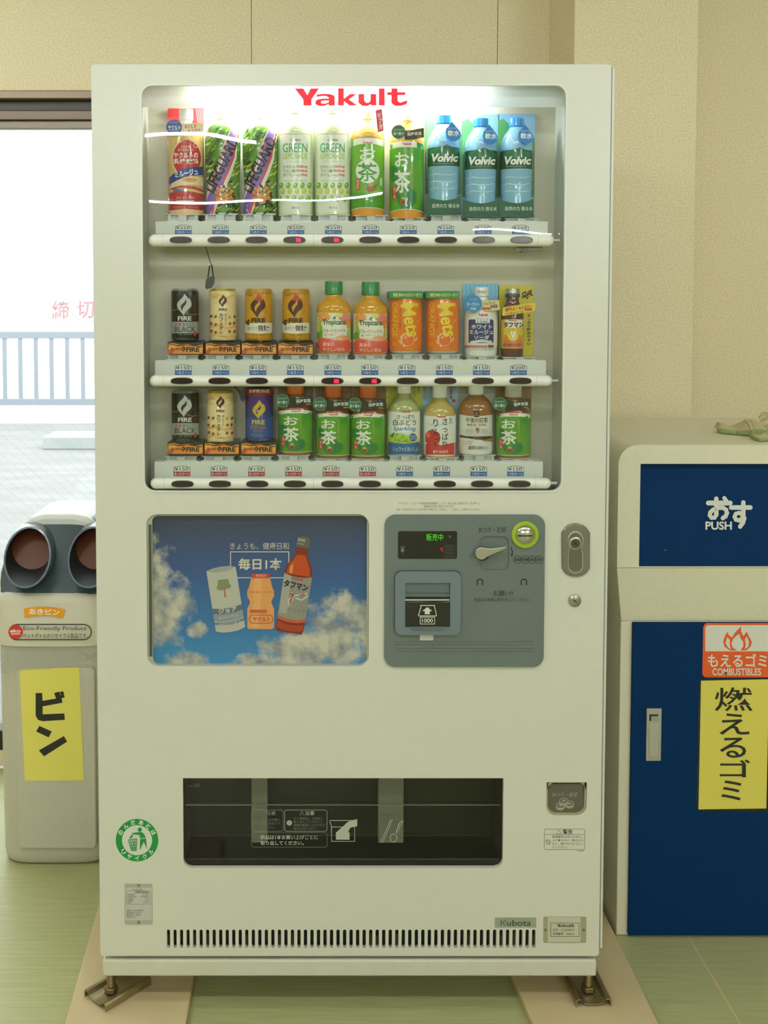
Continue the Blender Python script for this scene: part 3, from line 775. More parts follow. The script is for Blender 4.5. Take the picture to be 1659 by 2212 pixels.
# change lever
CHR = mat('#b9b9ae', rough=0.22, metal=0.9)
c1, c2 = P(1040, 1195, YP - 0.012), P(1092, 1182, YP - 0.012); r1 = 14 * mm(YP)
ln = (c2 - c1); an = math.atan2(ln.z, ln.x)
pts = [(c1.x + r1 * math.cos(an + t), c1.z + r1 * math.sin(an + t)) for t in [math.radians(k) for k in range(48, 313, 22)]]
q = 3.2 * mm(YP); nx, nz = -math.sin(an), math.cos(an)
pts += [(c2.x - nx * q, c2.z - nz * q), (c2.x + math.cos(an) * q, c2.z + math.sin(an) * q), (c2.x + nx * q, c2.z + nz * q), (c1.x + (c2.x - c1.x) * .45 + nx * q * 1.6, c1.z + (c2.z - c1.z) * .45 + nz * q * 1.6)]
MB().prism(pts, YP - 0.016, YP - 0.007, mat('#b3b2a4', rough=0.35, metal=0.75)).build('change_lever', cpo, bevel=0.0018)
pv = P(1041, 1195, YP); MB().loft([[(pv.x + rq * math.cos(2 * math.pi * i / 24), y, pv.z + rq * math.sin(2 * math.pi * i / 24)) for i in range(24)] for rq, y in ((r1 * 1.06, YP + 0.003), (r1 * 1.06, YP - 0.007))], mat('#1b1d1c', rough=0.5)).build('lever_pivot', cpo)
# coin slot
def disc(mb, c, prof, m, n=36, caps=(True, True)):
    return mb.loft([[(c.x + r_ * math.cos(2 * math.pi * i / n), y, c.z + r_ * math.sin(2 * math.pi * i / n)) for i in range(n)] for r_, y in prof], m, caps)
cc = P(1134, 1155, YP); k = mm(YP)
disc(MB(), cc, [(29.5 * k, YP), (29.5 * k, YP - 0.003), (27 * k, YP - 0.0055), (22 * k, YP - 0.0055), (20 * k, YP - 0.003)], mat('#93a432', rough=0.3, emit='#a6d020', estr=0.12), caps=(True, False)).build('coin_ring', cpo)
disc(MB(), cc, [(21 * k, YP), (21 * k, YP - 0.003), (19 * k, YP - 0.005), (13 * k, YP - 0.0085), (6 * k, YP - 0.0095), (0.5 * k, YP - 0.0098)], mat('#cfcdbf', rough=0.18, metal=0.95)).build('coin_slot_plate', cpo)
a, b = P(1119, 1156.2, YP - 0.009), P(1149, 1158.8, YP - 0.009)
MB().box(a.x, b.x, YP - 0.0099, YP - 0.004, b.z, a.z, BLACK).build('coin_slot', cpo)
for ang in (100, 175, 190, 265, 350):
    q = cc + Vector((24.5 * k * math.cos(math.radians(ang)), -0.0058, 24.5 * k * math.sin(math.radians(ang))))
    MB().box(q.x - 0.001, q.x + 0.001, q.y - 0.0003, q.y + 0.001, q.z - 0.001, q.z + 0.001, GRN).build('indicator_lamp', cpo)
# bill slot
bs = MB(); plate(bs, prr(853, 1233, 994, 1369, 15, YP), [prr(875, 1257, 971, 1352, 2, YP)], YP - 0.007, YP + 0.002, mat('#6f7d82', rough=0.45))
bs.build('bill_bezel', cpo, bevel=0.0025)
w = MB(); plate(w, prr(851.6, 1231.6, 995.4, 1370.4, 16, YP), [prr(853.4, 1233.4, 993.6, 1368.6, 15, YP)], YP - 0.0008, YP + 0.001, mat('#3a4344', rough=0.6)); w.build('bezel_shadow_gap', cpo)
a, b = P(875, 1257, YP), P(971, 1280, YP); MB().box(a.x, b.x, YP - 0.0025, YP + 0.003, b.z, a.z, mat('#606d72', rough=0.45)).build('bill_guide', cpo, bevel=0.0006)
a, b = P(875, 1279, YP), P(971, 1291, YP); MB().box(a.x, b.x, YP + 0.001, YP + 0.004, b.z, a.z, BLACK).build('bill_slot', cpo)
a, b = P(875, 1289, YP), P(971, 1351, YP)
MB().add([(a.x, YP - 0.001, a.z), (b.x, YP - 0.001, a.z), (b.x, YP - 0.0085, a.z - 0.008), (a.x, YP - 0.0085, a.z - 0.008), (a.x, YP - 0.0085, b.z), (b.x, YP - 0.0085, b.z), (a.x, YP + 0.003, b.z), (b.x, YP + 0.003, b.z), (a.x, YP + 0.003, a.z), (b.x, YP + 0.003, a.z)],
         [(0, 1, 2, 3), (3, 2, 5, 4), (4, 5, 7, 6), (0, 3, 4, 6, 8), (1, 9, 7, 5, 2), (0, 8, 9, 1), (6, 7, 9, 8)], mat('#1c1d1c', rough=0.15, coat=0.5)).build('bill_tongue', cpo, bevel=0.0006)
a, b = P(875, 1295, YP - 0.0088), P(971, 1297.4, YP - 0.0088); MB().box(a.x, b.x, YP - 0.0092, YP - 0.006, b.z, a.z, mat('#c8cbc4', rough=0.3)).build('tongue_edge', cpo)
pts = prr(885, 1350, 962, 1360, 8, YP, corners=(1, 1, 0, 0)); MB().prism(pts, YP - 0.0082, YP, mat('#5e6b70', rough=0.45)).build('bill_lip', cpo, bevel=0.001)
pr = Pr(YP - 0.0086, lift=0.0002)
LT = '#dadfce'
for a, b in (((908, 1308), (940, 1308)), ((910, 1308), (904, 1330)), ((938, 1308), (943, 1330)), ((903.5, 1330.4), (943.5, 1330.4))): pr.line([a, b], 1.6, LT)
pr.poly([(923, 1311.5), (934, 1320), (928.5, 1320), (928.5, 1327), (917.5, 1327), (917.5, 1320), (912, 1320)], LT)
pr.frame(907, 1332.5, 939.5, 1348.5, 1.3, LT).text('1000', 911.5, 1336, 935, 1345, LT, bold=0.015)
pr.build('bill_marks', cpo, 'bill_lettering')

# ---- locks
lk = MB(); cu = 1243
def lockout(k): return [P(u, v, 0) for u, v in [(cu - 30.5 + k, 1150 + k)] + [(cu + 30.5 * math.cos(math.radians(t)) * 0.9, 1150 - 20 * math.sin(math.radians(t)) + k * 0.7) for t in range(150, 29, -15)] + [(cu + 30.5 - k, 1150 + k), (cu + 30 - k, 1227 - k)] + [(cu + 30.5 * math.cos(math.radians(t)) * 0.9, 1227 + 18 * math.sin(math.radians(t)) - k * 0.7) for t in range(30, 151, 15)] + [(cu - 30 + k, 1227 - k)]]
lk.prism([(p.x, p.z) for p in lockout(0)], -0.0045, 0.001, mat('#8d8d85', rough=0.14, metal=0.95))
lko = lk.build('lock_plate', VM, bevel=0.0016)
pill = [(cu + 17.5 * math.cos(math.radians(t)), 1166 - 19 * math.sin(math.radians(t))) for t in range(205, -26, -15)] + [(cu + 14, 1185), (cu + 17, 1200)] + [(cu + 17 * math.cos(math.radians(t)), 1222 + 17 * math.sin(math.radians(t))) for t in range(0, 181, 20)] + [(cu - 17, 1200), (cu - 14, 1185)]
q = [P(a, b, -0.005) for a, b in pill]
MB().prism([(p.x, p.z) for p in q], -0.0062, -0.003, mat('#c9c9bd', rough=0.2, metal=0.9)).build('lock_rim', lko, bevel=0.0008)
q = [P(cu + (a - cu) * 0.88, 1196 + (b - 1196) * 0.93, -0.006) for a, b in pill]
MB().prism([(p.x, p.z) for p in q], -0.0066, -0.003, mat('#77786d', rough=0.3, metal=0.8)).build('lock_handle', lko, bevel=0.0004)
lc = P(1243, 1174, -0.007); kk = mm(0)
disc(MB(), lc, [(14 * kk, -0.006), (14 * kk, -0.0072), (12.6 * kk, -0.0076), (0.001, -0.0076)], mat('#b0b0a3', rough=0.25, metal=0.9)).build('lock_cylinder', lko)
disc(MB(), lc, [(10 * kk, -0.0075), (10 * kk, -0.0079), (0.001, -0.0079)], mat('#5c5d55', rough=0.3, metal=0.8)).build('lock_core', lko)
MB().obox(lc + Vector((0, -0.0010, 0)), Matrix.Rotation(math.radians(45), 3, 'Y'), 0.0042, 0.0004, 0.001, BLACK).build('keyhole', lko)
lc = P(1241, 1297, 0)
l2 = disc(MB(), lc, [(13.5 * kk, 0.001), (13.5 * kk, -0.003), (12 * kk, -0.004), (0.001, -0.004)], mat('#a8a79a', rough=0.3, metal=0.85)).build('small_lock', VM)
MB().obox(lc + Vector((0, -0.0042, 0)), Matrix.Rotation(math.radians(40), 3, 'Y'), 0.004, 0.0004, 0.001, BLACK).build('keyhole', l2)

# ---- stickers and plates
def sticker(name, u0, v0, u1, v1, col, r=1, label=None, th=0.0004):
    o = MB().prism(prr(u0, v0, u1, v1, r, 0), -th, 0.0005, mat(col, rough=0.45)).build(name, VM)
    if label: o['label'] = label
    return o
o = sticker('notice_sticker', 850, 1082, 1046, 1105, '#e0e0cd')
pr = Pr(-0.0004); c = '#6d6f62'
pr.text('ヤクルト・ジョアの保証保持期間は、コイン投入前に選択ボタンを押すと', 862, 1084.5, 1037, 1090, c).text('金額表示部に表示されます。', 915, 1091, 982, 1096.5, c).text('(例：9月25日から10月2日の場合は「0925-」「-1002」と表示されます。)', 857, 1098, 1042, 1103.5, c)
pr.build('x', o)
o = sticker('recycle_sticker', 250, 1769, 342, 1861, '#dfe2d4', r=45.9, label='round green recycling sticker with a litter figure')
pr = Pr(-0.0004); GN = '#0b9140'
pr.ring(296, 1815, 46, 13.5, GN, n=48)
for i, ch in enumerate('のんだあとは'):
    t = math.radians(-155 + 26 * i); pr.text(ch, 296 + 39 * math.cos(t) - 5, 1815 + 39 * math.sin(t) - 5, 296 + 39 * math.cos(t) + 5, 1815 + 39 * math.sin(t) + 5, '#eaeee0', bold=0.03, rot=math.degrees(t) + 90)
for i, ch in enumerate('リサイクル'):
    t = math.radians(140 - 25 * i); pr.text(ch, 296 + 39 * math.cos(t) - 5, 1815 + 39 * math.sin(t) - 5, 296 + 39 * math.cos(t) + 5, 1815 + 39 * math.sin(t) + 5, '#eaeee0', bold=0.03, rot=math.degrees(t) - 90)
pr.ell(302, 1792, 4.6, 4.6, GN).poly([(286, 1799.5), (304, 1797), (310, 1800), (315, 1809), (303, 1811.5), (301, 1804), (285, 1802)], GN).poly([(302.5, 1813), (315.5, 1811), (317, 1834), (310.5, 1818), (302, 1837)], GN).poly([(285, 1803), (288, 1805), (283, 1812), (279.5, 1810)], GN)
pr.line([(277, 1814.5), (296, 1812)], 1.6, GN)
for a, b in (((277.5, 1815), (284, 1838)), ((282.5, 1814.5), (286.5, 1838)), ((287.5, 1814), (289.5, 1838)), ((291.5, 1813.5), (292, 1838)), ((295.5, 1813), (294.5, 1838))): pr.line([a, b], 1.5, GN)
for v, a, b in ((1820, 279, 295), (1826, 280.5, 295), (1832, 282, 294.5), (1838, 283.5, 294.5)): pr.line([(a, v), (b, v - 0.7)], 1.5, GN)
pr.build('recycle_mark', o)
o = sticker('warning_sticker', 1174.5, 1789.5, 1264.5, 1836.5, '#dcdccb', r=4)
pr = Pr(-0.0004); c = '#55564c'
pr.frame(1175.5, 1790.5, 1263.5, 1835.5, 0.8, c, r=4).line([(1176, 1802.6), (1263, 1802.6)], 0.7, c)
pr.line([(1208, 1792.5), (1214, 1802), (1202, 1802), (1208, 1792.5)], 0.9, c).text('警告', 1216, 1791.8, 1237, 1801.6, '#44463d', bold=0.015)
for i, t in enumerate(('転倒事故を防ぐために、', '上に乗らない、揺さぶら', 'ない、傾けないようにし', 'てください。')):
    pr.text(t, 1193, 1805 + 7.5 * i, 1193 + (66 if len(t) > 7 else 32), 1810 + 7.5 * i, c)
pr.ring(1184, 1819, 5.2, 0.9, c, n=18).line([(1180.5, 1815.5), (1187.5, 1822.5)], 0.9, c).line([(1247, 1838), (1262, 1838)], 0.9, c)
pr.build('warning_print', o)
o = sticker('rating_plate', 269, 1909, 330, 1997, '#b2b3a6', r=3, th=0.0008)
pr = Pr(-0.0008); c = '#6b6c64'
pr.rect(271, 1917.5, 328, 1987.5, '#c6c7bd').frame(273, 1924, 325.5, 1953.5, 0.6, c)
pr.text('Kubota', 288, 1919.5, 308, 1924, c).text('清涼飲料自動販売機', 292, 1925.5, 322, 1929.5, '#4a4b45', bold=0.01)
for i, (t, n_) in enumerate((('電源電圧', 'AC100V'), ('定格周波数', '50/60Hz'), ('定格電流', '10A'), ('冷媒量', '250g'), ('質量', '320kg'))):
    pr.text(t, 275, 1931 + 4.3 * i, 275 + 4 * len(t), 1934 + 4.3 * i, c); pr.text(n_, 322 - 2.6 * len(n_), 1931 + 4.3 * i, 322, 1934 + 4.3 * i, c)
for i, t in enumerate(('型式 YS226RBHV', '製造番号 000132', '製造年月 1998年', '株式会社クボタ')): pr.text(t, 274, 1965 + 5 * i, 274 + 3 * len(t), 1968.5 + 5 * i, c)
for v in (1913, 1992.5): pr.ell(299.5, v, 3.2, 3.2, '#6f7064').ell(299.5, v, 1.8, 1.8, '#9a9b8c')
pr.build('plate_print', o)
o = sticker('maker_badge', 1069, 1982, 1158, 2003, '#9aa48f', r=1, th=0.0012)
pr = Pr(-0.0012); c = '#3a3f36'
pr.line([(1082.5, 1987), (1082.5, 1999.5)], 1.8, c, True).line([(1093, 1988), (1086, 1993), (1091, 1999)], 1.8, c, True)
pr.text('ubota', 1095, 1987, 1147, 2000, c, bold=0.005)
pr.build('x', o)
o = sticker('brand_plate', 1174, 1980, 1266, 2036, '#a5a184', r=3, th=0.001)
pr = Pr(-0.001); c = '#3e3c30'
pr.rect(1183, 1981, 1254, 2035, '#c9c9b4').frame(1189, 1993.5, 1251.5, 2023.5, 1.0, c)
for u in (1178.5, 1261): pr.ell(u, 2009, 2.8, 3, '#7b6a50')
Yk(pr, 1203, 1996.5, 1241, 2002.5, c)
pr.text('型式　YS226RBHV', 1194, 2006, 1241, 2011.5, '#6d6a58').text('管理番号　A00132', 1194, 2014.5, 1241, 2020, '#5b5848')
pr.build('plate_print', o)

# ---- delivery opening
SMK = clear('smoked_flap', '#b4b6aa', rough=0.05, ior=1.5)
a, b = P(DSP[0], DSP[1], 0), P(DSP[2], DSP[3], 0)
x0, x1, z0, z1 = a.x, b.x, b.z, a.z
pk = MB(); PK = mat('#66665a', rough=0.45)
pk.box(x0 - 0.003, x1 + 0.003, 0.14, 0.145, z0 - 0.01, z1 + 0.01, PK).box(x0 - 0.006, x0 - 0.001, 0.011, 0.14, z0 - 0.01, z1 + 0.01, PK).box(x1 + 0.001, x1 + 0.006, 0.011, 0.14, z0 - 0.01, z1 + 0.01, PK)
pk.box(x0, x1, 0.011, 0.14, z0 - 0.012, z0 - 0.004, mat('#15140f', rough=0.5)).box(x0, x1, 0.011, 0.14, z1 + 0.004, z1 + 0.01, PK)
for v in (1738, 1806): zz_ = P(700, v, 0.13).z; pk.box(x0, x1, 0.132, 0.14, zz_ - 0.002, zz_ + 0.002, mat('#7a7a6c', rough=0.4))
pk.build('delivery_tray', VM)
for u0, u1 in ((543, 578), (817, 872)):
    p, q = P(u0, 1682, 0.035), P(u1, 1822, 0.035)
    MB().box(p.x, q.x, 0.036, 0.05, q.z, z1 + 0.006, mat('#dfe2d8', rough=0.4)).build('chute_guide', VM, bevel=0.002)
fz = P(700, 1853, 0.012).z
fl_ = MB().add([(x0 + 0.002, 0.016, z1 + 0.004), (x1 - 0.002, 0.016, z1 + 0.004), (x1 - 0.002, 0.010, fz), (x0 + 0.002, 0.010, fz), (x0 + 0.002, 0.019, z1 + 0.004), (x1 - 0.002, 0.019, z1 + 0.004), (x1 - 0.002, 0.013, fz), (x0 + 0.002, 0.013, fz)],
               [(0, 1, 2, 3)], SMK).build('delivery_flap', VM)
zl = P(700, 1738, 0.0145).z
MB().box(x0 + 0.003, x1 - 0.003, 0.0125, 0.0138, zl - 0.0009, zl + 0.0009, mat('#6d6d62', rough=0.3)).build('flap_ridge', fl_)
MB().box(x0 + 0.002, x1 - 0.002, 0.009, 0.016, z0 + 0.001, fz, mat('#0f0f0d', rough=0.35)).build('flap_grip', fl_, bevel=0.002)
fs = lambda x, z: 0.010 + 0.006 * (z - fz) / (z1 + 0.004 - fz)
fs.y0 = 0.012
pr = Pr(fs, lift=0.0004); c = '#b4b8ab'; c2_ = '#84877c'
pr.frame(543, 1749, 612, 1796, 0.9, c2_, r=5).frame(614.5, 1749, 707, 1796, 0.9, c, r=5).frame(543, 1798, 707, 1830, 0.7, c2_, r=5)
for u, k_ in ((568, c2_), (652, c)):
    pr.line([(u, 1751.5), (u + 5, 1760), (u - 5, 1760), (u, 1751.5)], 0.9, k_).text('注意', u + 7, 1751.5, u + 27, 1760.5, k_, bold=0.012)
for i, t in enumerate(('取出口より奥へ', '手を入れないで', 'ください。')): pr.text(t, 562, 1767 + 8 * i, 562 + 6.2 * len(t), 1773 + 8 * i, c2_)
for i, t in enumerate(('びん商品は、1本毎に', '取り出してください。', '容器の破損によりけがの', '恐れがあります。')): pr.text(t, 634, 1764.5 + 7.3 * i, 634 + 6.2 * len(t), 1770 + 7.3 * i, c2_)
pr.ring(553, 1777.5, 5, 1, c2_, n=18).line([(549.5, 1774), (556.5, 1781)], 1, c2_).ell(625, 1777, 5.6, 5.6, c).rect(624.2, 1773, 625.8, 1778.5, '#33342e').rect(624.2, 1779.5, 625.8, 1781, '#33342e')
pr.text('商品は1本お買い上げごとに', 563, 1803, 687, 1812.5, c, bold=0.015).text('取り出してください。', 563, 1815.5, 656, 1825, c, bold=0.015)
pr.line([(716, 1771.5), (766, 1771.5), (766, 1816.5), (716, 1816.5), (716, 1784), (712, 1772), (716, 1771.5)], 1.7, c).line([(717, 1785.5), (740, 1785.5)], 1.5, c)
pr.poly([(771.5, 1768.5), (771.5, 1784), (757, 1787), (750, 1800), (744, 1808), (741, 1806), (744, 1797), (738, 1799), (734, 1797), (731, 1800), (727, 1797), (733, 1791), (741, 1784), (752, 1774), (762, 1771)], c).rect(725.5, 1797, 755, 1813, c)
pr.line([(844, 1769), (822.5, 1818), (826, 1819.5), (847.5, 1770), (844, 1769)], 1.2, c).line([(869, 1771), (862, 1779), (855.5, 1798)], 1.8, c).line([(872, 1773), (864, 1783), (859, 1800)], 1.2, c).ring(850, 1809, 7.5, 1.5, c, rv=9.5)
pr.text('Vender', 407, 1694, 419, 1698, '#6d7066').text('容器', 420, 1691, 432, 1699, '#6d7066')
pr.build('flap_print', fl_)
# ---- coin return cup
a, b = P(CRT[0], CRT[1], 0), P(CRT[2], CRT[3], 0)
MB().prism(rr(a.x - 0.002, b.x + 0.002, b.z - 0.002, a.z + 0.002, 22 * kk, corners=(1, 1, 0, 0)), 0.045, 0.05, mat('#5c574a', rough=0.5)).build('coin_cup', VM)
w = MB(); plate(w, prr(1181.5, 1690.5, 1266.5, 1760.5, 21.5, 0), [prr(1184.5, 1691.5, 1262, 1756.5, 19, 0, corners=(1, 1, 0, 0))], 0.001, 0.012, mat('#a49c7c', rough=0.4)); w.build('coin_cup_rim', VM, bevel=0.001)
cf = MB().prism(prr(1184, 1691, 1262.5, 1757, 19, 0.004, corners=(1, 1, 0, 0)), 0.004, 0.007, mat('#5f5a4d', rough=0.2, coat=0.4)).build('coin_flap', VM, bevel=0.0008)
pr = Pr(0.004, lift=0.0002); c = '#a8a392'
pr.text('おつり・返却', 1193, 1712, 1247, 1721, c, shear=0.2)
for u, v in ((1210.5, 1740), (1230, 1736), (1217.5, 1730)):
    pr.ell(u, v + 3.5, 10, 7, c).ell(u, v, 10, 6.6, '#5f5a4d').ring(u, v, 10, 1.6, c, rv=6.6).ell(u, v, 4, 2, c)
pr.build('coin_print', cf)
# ---- levelling feet
ZPL = 0.016                                   # top of the floor boards
STL = mat('#a79b78', rough=0.3, metal=0.85)
BLT = mat('#8c7a55', rough=0.35, metal=0.85)
def foot(name, c, ang):
    R = Matrix.Rotation(ang, 3, 'Z')
    prof = [(-0.036, 0.0), (-0.036, 0.013), (-0.033, 0.016), (-0.026, 0.016), (-0.020, 0.009), (-0.010, 0.006), (0.010, 0.006), (0.020, 0.009), (0.026, 0.016), (0.033, 0.016), (0.036, 0.013), (0.036, 0.0)]
    inn = [(x * 0.94, max(0.0, z - 0.0025)) for x, z in prof[::-1]]
    loop = prof + inn
    ft = MB()
    for s_ in (0,):
        rings = [[Vector(c) + R @ Vector((x, y, z)) for x, z in loop] for y in (-0.04, 0.075)]
        ft.loft(rings, STL, caps=(False, False))
        n = len(prof)
        for rg in rings: ft.add(rg, [(i, i + 1, 2 * n - 2 - i, 2 * n - 1 - i) for i in range(n - 1)], STL)
    f = ft.build(name, VM, smooth=25)
    z = c[2] + 0.008
    MB().lathe((c[0], c[1]), [(z, 0.014), (z + 0.010, 0.014), (z + 0.0105, 0.012)], BLT, 6).build('nut', f, bevel=0.001)
    pr_ = []
    for i in range(40):
        if z + 0.010 + i * 0.004 < ZP - 0.002: pr_ += [(z + 0.010 + i * 0.004, 0.0072), (z + 0.012 + i * 0.004, 0.0084)]
    pr_.append((ZP + 0.001, 0.0072))
    MB().lathe((c[0], c[1]), pr_, BLT, 14).build('bolt', f)
fa = G(240, 2134, ZPL + 0.014); foot('levelling_foot', (fa.x, fa.y + 0.0, ZPL), math.radians(-42))
fb = G(1270, 2132, ZPL + 0.014); foot('levelling_foot', (fb.x, fb.y, ZPL), math.radians(2))
for x in (fa.x, fb.x): foot('levelling_foot', (x, 0.66, ZPL), 0)

# ================================================================ the drinks on display
YAX = 0.060
class Surf:
    def __init__(s, xc, ya, zr, ky): s.xc, s.ya, s.zr, s.ky, s.y0 = xc, ya, zr, ky, ya - 0.02
    def r(s, z):
        a = s.zr
        if z >= a[0][0]: return a[0][1]
        for (z0, r0), (z1, r1) in zip(a, a[1:]):
            if z0 >= z >= z1: return r0 + (r1 - r0) * (z0 - z) / ((z0 - z1) or 1)
        return a[-1][1]
    def __call__(s, x, z):
        r = s.r(z); d = min(abs(x - s.xc), r * 0.985)
        return s.ya - s.ky * math.sqrt(r * r - d * d)
    def fit(s, p):
        r = s.r(p.z) * 0.99; p.x = max(s.xc - r, min(s.xc + r, p.x)); return p
class Drink:
    """a round bottle or can: prof = (v, half width) from top to bottom in photo pixels"""
    def __init__(s, name, label, cat, row, i, uc, prof, group=None, ya=YAX, lift=0.0):
        s.off = (0, 0)
        s.uc, s.prof = uc, prof
        vm = (prof[0][0] + prof[-1][0]) / 2
        s.xc = P(uc, vm, ya).x; s.ya = ya
        pz = P(uc, prof[-1][0], ya).z
        s.base = tray_z[row, i] + lift
        s.zr = [(P(uc, v, ya).z, h * mm(ya, v)) for v, h in prof]
        s.zr[-1] = (s.base, s.zr[-1][1])
        rm = max(r for _, r in s.zr)
        s.ky = min(1.0, 0.0305 / rm)
        s.surf = Surf(s.xc, ya, s.zr, s.ky)
        s.e = empty(name, (s.xc, ya, s.base), label, cat, group)
    def z(s, v): return P(s.uc, v, s.ya).z
    def part(s, name, m, v0=None, v1=None, grow=0.0, n=36, parent=None):
        z0 = s.zr[0][0] if v0 is None else s.z(v0); z1 = s.zr[-1][0] if v1 is None else s.z(v1)
        pts = [(z0, s.surf.r(z0))] + [(z, r) for z, r in s.zr if z0 > z > z1] + [(z1, s.surf.r(z1))]
        return MB().lathe((s.xc, s.ya), [(z, r + grow) for z, r in pts], m, n, ky=s.ky).build(name, parent or s.e, smooth=50)
    def pr(s, off=(0, 0), **k): return Pr(s.surf, step=4.0, off=off, lift=k.pop('lift', 0.0004), rough=0.3, coat=0.2, **k)
    def card(s, u0, v0, u1, v1, col, Y=0.0925, r=3, name='backing_card'):
        return MB().prism(prr(u0, v0, u1, v1, r, Y), Y, Y + 0.0012, mat(col, rough=0.35, coat=0.3)).build(name, s.e)
    def flag(s, name, pts, col, Y=0.0272, th=0.0008):
        """flat paper badge stuck in front"""
        q = [P(a, b, Y) for a, b in pts]
        return MB().prism([(k.x, k.z) for k in q], Y, Y + th, mat(col, rough=0.4)).build(name, s.e)
rp = lambda u0, v0, u1, v1, r=0, rot=0: [((u0 + u1) / 2 + (a - (u0 + u1) / 2) * math.cos(math.radians(rot)) - (-b - (v0 + v1) / 2) * math.sin(math.radians(rot)), (v0 + v1) / 2 + (a - (u0 + u1) / 2) * math.sin(math.radians(rot)) + (-b - (v0 + v1) / 2) * math.cos(math.radians(rot))) for a, b in rr(u0, u1, -v1, -v0, r, n=4)]
cir = lambda u, v, r, n=24: [(u + r * math.cos(2 * math.pi * i / n), v + r * math.sin(2 * math.pi * i / n)) for i in range(n)]
def pet(c, rough=0.12): return mat(c, rough=rough, coat=0.5, spec=0.6)
SHELFN = ('top shelf', 'middle shelf', 'bottom shelf')
GRP = 'drinks on display in the vending machine'

# ---- top shelf 1: white milk drink before a red card
D = Drink('milk_drink_bottle', 'red and gold milk drink bottle before a red card, first on top shelf', 'bottle', 0, 0, 402.5,
          [(237, 15.5), (260, 15.5), (261, 13.5), (266, 13.5), (274, 20), (284, 30), (292, 36), (300, 38.5), (464, 37.5)], GRP)
D.part('bottle_body', pet('#f3e2c4'), 266); D.part('cap', pet('#f2f2ee'), 237, 266)
c = D.card(362, 234, 441, 464, '#cc2a33')
pr = Pr(0.0925); 
for k in range(5): pr.line([(424 + 4 * k, 236), (427 + 3.4 * k, 262), (434 + 2 * k, 285)], 1.2, '#f0c3c0')
pr.build('card_stripes', c)
D.part('label', pet('#d9b56a', 0.25), 296, 462, 0.0003)
pr = D.pr(lift=0.0008)
pr.ell(404, 342, 33, 42, '#e9d3a4').ell(404, 342, 30.5, 39, '#c3242f')
pr.text('Yakult', 391, 301, 411, 305, '#c3242f', bold=0.04)
pr.text('おなかの', 391, 314, 411, 320, '#f4e9e4').text('調子を整えます', 384, 321, 419, 327, '#f4e9e4').ring(423, 314, 5.5, 1.2, '#f0e0d0', n=16)
pr.text('ヤクルトの', 375, 329, 428, 342, '#f6efe9', bold=0.03).text('乳性飲料', 375, 343, 429, 356, '#f6efe9', bold=0.03)
pr.poly([(364, 400), (366, 384), (376, 374), (392, 366), (410, 361), (441, 360), (441, 378), (412, 380), (394, 384), (380, 392), (368, 402)], '#1f3f8f')
pr.text('ミルージュ', 377, 367, 428, 381, '#f5f5f2', bold=0.03, rot=-8)
pr.poly([(366, 410), (370, 397), (382, 390), (398, 384), (420, 381), (441, 384), (441, 404), (420, 399), (400, 400), (380, 404)], '#f1d9b2').ell(410, 389, 16, 5, '#e2a55e').ell(407, 388, 9, 3, '#d78b3e')
pr.poly([(364, 408), (390, 401), (420, 403), (441, 412), (441, 455), (364, 455)], '#bb2430').poly([(366, 411), (390, 405), (420, 409), (441, 416), (441, 420), (420, 415), (390, 411), (366, 417)], '#e2b868')
pr.rect(374, 408, 401, 414, '#22408c', r=1).text('おいしさ長続き', 376, 409, 399, 413, '#f2f2f2')
pr.text('要冷蔵　果汁入り乳飲料', 381, 425, 420, 430, '#f0d0cc').rect(381, 433, 420, 439, '#f0dcd4', r=2.5).text('乳製品乳酸菌飲料', 384, 434, 417, 438, '#bb2430')
pr.text('特定保健用食品　ヤクルト本社', 375, 445, 428, 451, '#e79a92').poly([(366, 455), (400, 451), (441, 455), (441, 465), (366, 465)], '#ecc9a0')
pr.build('label_print', D.e)
o = D.flag('round_badge', cir(376, 275, 17), '#21459c'); pr = Pr(0.0272); pr.text('ヤクルト', 363, 270, 390, 281, '#f4f6fa', bold=0.03).text('みんな大好き', 366, 263, 386, 267, '#d8e0f2').text('技術', 370, 284, 382, 289, '#f4f6fa'); pr.build('x', o)
o = D.flag('paper_tag', rp(393, 266, 439, 289, 3, -3), '#f0d79b'); pr = Pr(0.0272); pr.rect(397, 268, 436, 287, '#f3e3bd').text('おいしさ', 399, 269, 424, 277, '#c8343a', bold=0.03, rot=-3).text('まろやか', 406, 278, 434, 286, '#d2603a', bold=0.03, rot=-3); pr.build('tag_print', o)

